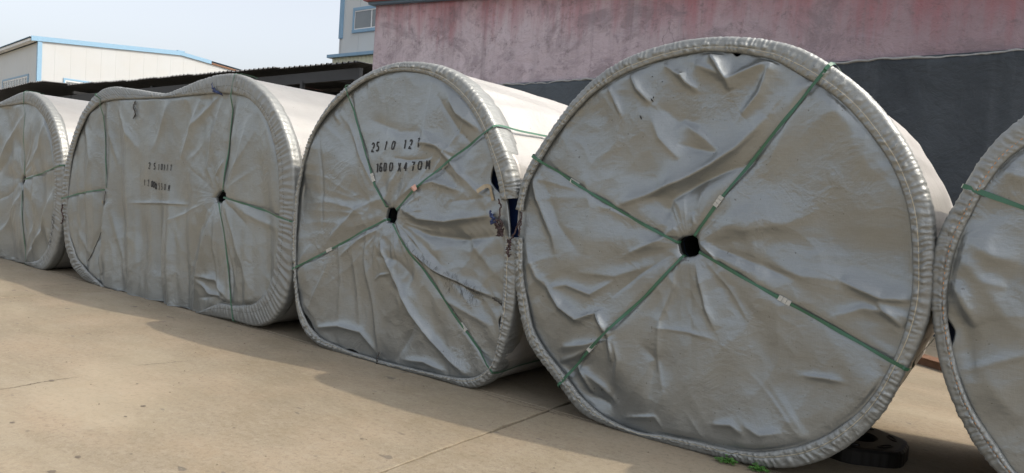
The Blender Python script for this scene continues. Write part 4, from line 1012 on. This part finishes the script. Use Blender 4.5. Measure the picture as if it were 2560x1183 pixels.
# drawcords and knots where the two hems are laced together
scribble(r3, arr('1262,500 1258,520 1256,550 1262,580 1270,592'), 'drawcord', M['cord'], .0055, .03, .008, 30, seed=1)
for k in range(5): scribble(r3, [(1250+3*math.sin(k*2), 552+4*k), (1262+4*math.cos(k*3), 560+6*k), (1254+3*math.sin(k), 575+3*k), (1266, 585-4*k)], 'cord_knot', M['cord'], .006, .045, .014, 26, seed=10+k)
scribble(r4, arr('1309,530 1308,560 1303,590'), 'drawcord', M['cord'], .005, .03, .006, 24, seed=2)
scribble(r4, arr('1312,545 1300,565 1292,590 1288,605'), 'drawcord', M['cord'], .006, .04, .01, 26, seed=4)
for k in range(3): scribble(r4, [(1284+3*k, 600), (1292, 608+5*k), (1284, 622+4*k), (1288+2*k, 640)], 'cord_knot', M['cord'], .005, .05, .012, 22, seed=30+k)
scribble(r3, arr('1236,540 1246,550 1250,560 1257,575'), 'blue_cord', M['blue_string'], .007, .03, .010, 26, seed=6)
scribble(r3, arr('1238,528 1242,545 1236,556 1250,560'), 'blue_cord', M['blue_string'], .008, .03, .012, 26, seed=7)
scribble(r3, arr('1232,744 1245,755 1258,766'), 'tie_cord', M['dark_thread'], .006, .012, .006, 20, seed=8)
scribble(r3, arr('948,880 950,900 948,918'), 'tie_cord', M['dark_thread'], .006, .012, .006, 20, seed=9)
scribble(r2, arr('342,255 338,270 343,285 338,297'), 'black_tie', M['dark_thread'], .007, .008, .008, 26, seed=11)
for k in range(3): scribble(r2, [(541+3*k, 222), (548, 231), (556+2*k, 233+2*k), (545, 229)], 'blue_cord', M['blue_string'], .006, .018, .010, 20, seed=50+k)
scribble(r2, arr('545,219 540,214 544,210'), 'blue_cord', M['blue_string'], .004, .02, .004, 10, seed=55)
scribble(r2, arr('168,512 166,528 170,545 164,560'), 'black_tie', M['cord'], .008, .016, .012, 30, seed=12)
scribble(r2, arr('264,478 262,510 250,560 240,600 228,640 222,652'), 'tie_cord', M['dark_thread'], .004, .006, .003, 50, seed=13)
# frayed threads hanging on the grime line of roll 3 and along the hem of roll 1
def frays(R, pts, n, lo, hi, seed, rad=.0007, spread=8):
    r_ = random.Random(seed); mb = MB()
    for k in range(n):
        f_ = r_.random()*(len(pts)-1); i_ = int(f_); a = pts[i_]; b = pts[i_+1]; t = f_-i_
        x = a[0]+(b[0]-a[0])*t+r_.uniform(-spread, spread); y = a[1]+(b[1]-a[1])*t+r_.uniform(-spread, spread); L_ = r_.uniform(lo, hi); dx = r_.uniform(-.5, .5)
        P = [surf_pt(R, x+dx*L_*q+r_.uniform(-1.5, 1.5), y+L_*q, .0035) for q in (0, .33, .66, 1)]
        mb.tube(P, [rad, rad, rad*.8, rad*.4], 3)
    return mb.build('frayed_threads', M['dark_thread'], R.root, False, kind='stuff')
frays(r3, arr('1020,598 1060,640 1110,676 1160,705 1200,728'), 90, 6, 26, 3)
frays(r3, arr('1110,705 1160,725 1190,745'), 50, 6, 22, 4, spread=14)
frays(r1, arr('139,535 136,570 130,610'), 60, 3, 10, 5, .0014, 4)
# tan tape flap, pink tag
def flap(R, pts, name, m, offs):
    P = [surf_pt(R, x, y, o) for (x, y), o in zip(pts, offs)]; n_ = len(P)//2
    V_ = P+[(a, b+.003, c_) for a, b, c_ in P]; F_ = []
    for k in range(n_-1):
        F_ += [(2*k, 2*k+1, 2*k+3, 2*k+2), (2*n_+2*k+2, 2*n_+2*k+3, 2*n_+2*k+1, 2*n_+2*k)]
    return mesh_obj(name, V_, F_, m, R.root, False)
flap(r3, arr('1206,476 1211,485 1211,469 1216,478 1217,462 1221,472 1225,460 1225,470 1231,464 1228,473 1235,482 1230,485 1239,501 1233,503'), 'tape_flap', M['tan_tape'], [.05, .05, .04, .04, .03, .03, .025, .025, .018, .018, .014, .014, .01, .01])
flap(r3, arr('1046,470 1050,480 1050,468 1054,479 1056,462 1058,474'), 'tag', M['pink_tag'], [.022, .022, .028, .028, .022, .022])
flap(r2, arr('253,502 253,509 259,501 259,508'), 'tag', M['tan_tape'], [.015, .015, .02, .02])

# small black scuffs on the largest roll
for (x, y, l, a) in ((1637, 245, 6, 80), (1606, 295, 11, 110), (1634, 252, 10, 120), (1634, 193, 2, 90), (1657, 205, 3, 80), (1505, 975, 3, 60)):
    dx = math.cos(math.radians(a))*l/2; dy = -math.sin(math.radians(a))*l/2
    P = [surf_pt(r4, x-dx, y-dy, .003), surf_pt(r4, x, y, .003), surf_pt(r4, x+dx, y+dy, .003)]
    MB().tube(P, [.001, .0045, .001], 4).build('scuff_mark', M['black_ink'], r4.root, False)

# faded red printing on the pale side of roll 2: two short lines of tiny strokes
def side_print(R, a0, a1, y0, y1, rows, seed, dens=.7):
    r_ = random.Random(seed); V_ = []; F_ = []; c = R.c
    for k in range(rows):
        a = math.radians(a0+(a1-a0)*k/max(1, rows-1)); y = y0
        while y < y1:
            wch = r_.uniform(.012, .03)
            if r_.random() < dens:
                b = len(V_)
                for yy in (y, y+wch):
                    for da in (-.004, .004): rr2 = float(R.RO(a+da))+.012; V_.append((c[0]+rr2*math.cos(a+da), yy, c[1]+rr2*math.sin(a+da)))
                F_.append((b, b+1, b+3, b+2))
            y += wch+.012
    if V_: mesh_obj('side_print', V_, F_, M['red_ink'], R.root, False)
side_print(r2, 80.5, 82, .80, 1.05, 2, 1); side_print(r2, 58, 60, 1.20, 1.34, 2, 2, .5)
side_print(r1, 79, 81, .95, 1.2, 2, 3)

# ------------------------------------------------------------------ black cast ring on the ground behind the largest roll
hx, hy = .86, .78
rg = empty('cast_ring', (hx, hy, 0), 'thick black lobed ring with a round hole lying under the edge of the largest roll', 'ring', None, .5)
V = []; Fc = []; n = 144; HT = .095
def lob(a): return .285*(1+.035*math.cos(a*6))*(1+(.006 if int(a/(2*math.pi)*72) % 2 else 0))
prof = [('o', 0, 0), ('o', -.0, HT-.018), ('o', -.012, HT-.004), ('o', -.03, HT), ('i', .015, HT), ('i', .0, HT-.012), ('i', .0, 0)]
for kind, off, z in prof:
    for k in range(n):
        a = 2*math.pi*k/n; r_ = (lob(a)+off) if kind == 'o' else .105+off
        V.append((r_*math.cos(a), r_*math.sin(a), z))
for p in range(len(prof)-1):
    for k in range(n): Fc.append((p*n+k, p*n+(k+1) % n, (p+1)*n+(k+1) % n, (p+1)*n+k))
mesh_obj('ring_body', V, Fc, M['black_rubber'], rg, False, world=False)
for k in range(6):
    a0 = 2*math.pi*k/6; V = []; m_ = 14
    for z, gr in ((HT+.0005, 0), (HT+.006, .004), (HT+.006, .011), (HT+.0005, .015)):
        for j in range(m_):
            t = 2*math.pi*j/m_; lx = (.062-gr)*math.cos(t); ly = (.022-gr*.8)*math.sin(t); R_ = .205
            V.append((math.cos(a0)*(R_+ly)-math.sin(a0)*lx, math.sin(a0)*(R_+ly)+math.cos(a0)*lx, z))
    Fc = [(p*m_+j, p*m_+(j+1) % m_, (p+1)*m_+(j+1) % m_, (p+1)*m_+j) for p in range(3) for j in range(m_)]
    mesh_obj('slot_rim', V, Fc, M['black_rubber'], rg, False, world=False)

# ------------------------------------------------------------------ weeds at the foot of the largest roll
def weed(px, py, label, rad, nl, seed):
    r_ = random.Random(seed); b = unproj((px, py), 2, 0)[0]
    root = empty('weed', (float(b[0]), float(b[1]), 0), label, 'weed', 'weeds growing in the joint by the largest roll')
    st = MB(); V_ = []; F_ = []
    for k in range(nl):
        a = r_.uniform(0, 2*math.pi); d = rad*r_.random()**.6; h_ = r_.uniform(.012, .05)*(1-.5*d/rad)
        tip = Vector((d*math.cos(a)*1.3, d*math.sin(a)*.6-.01, h_))
        st.tube([(0, 0, 0), tip*.6+Vector((0, 0, .01)), tip], .0013, 3)
        up = Vector((r_.uniform(-.6, .6), r_.uniform(-.9, .3), 1)).normalized()
        for l_ in range(3):
            aa = a+l_*2.1+r_.uniform(-.3, .3); dr = Vector((math.cos(aa), math.sin(aa), r_.uniform(-.1, .4))).normalized(); sd = up.cross(dr).normalized(); s_ = r_.uniform(.005, .010)
            q0 = len(V_); c0_ = tip
            for (u_, v_, z_) in ((0, 0, 0), (.5, .42, .08), (1.0, .38, 0), (1.25, 0, -.12), (1.0, -.38, 0), (.5, -.42, .08)):
                V_.append(tuple(c0_+dr*(u_*s_)+sd*(v_*s_)+up*(z_*s_)))
            F_ += [(q0, q0+1, q0+2, q0+3), (q0, q0+3, q0+4, q0+5)]
    st.build('stems', M['leaf'], root, False, kind='stuff')
    lf = mesh_obj('leaves', V_, F_, M['leaf'], root, False, world=False, kind='stuff')
    lf.parent = root
def fixw():
    for o in bpy.data.objects:
        if o.name.startswith('stems'):
            me = o.data; p = o.parent.location
            for v_ in me.vertices: v_.co += p
weed(1815, 1158, 'low clump of small green weed leaves, left of the two under the largest roll', .05, 60, 1)
weed(1897, 1178, 'small green weed cut by the lower edge of the picture, right of the two clumps', .045, 50, 2)
fixw()
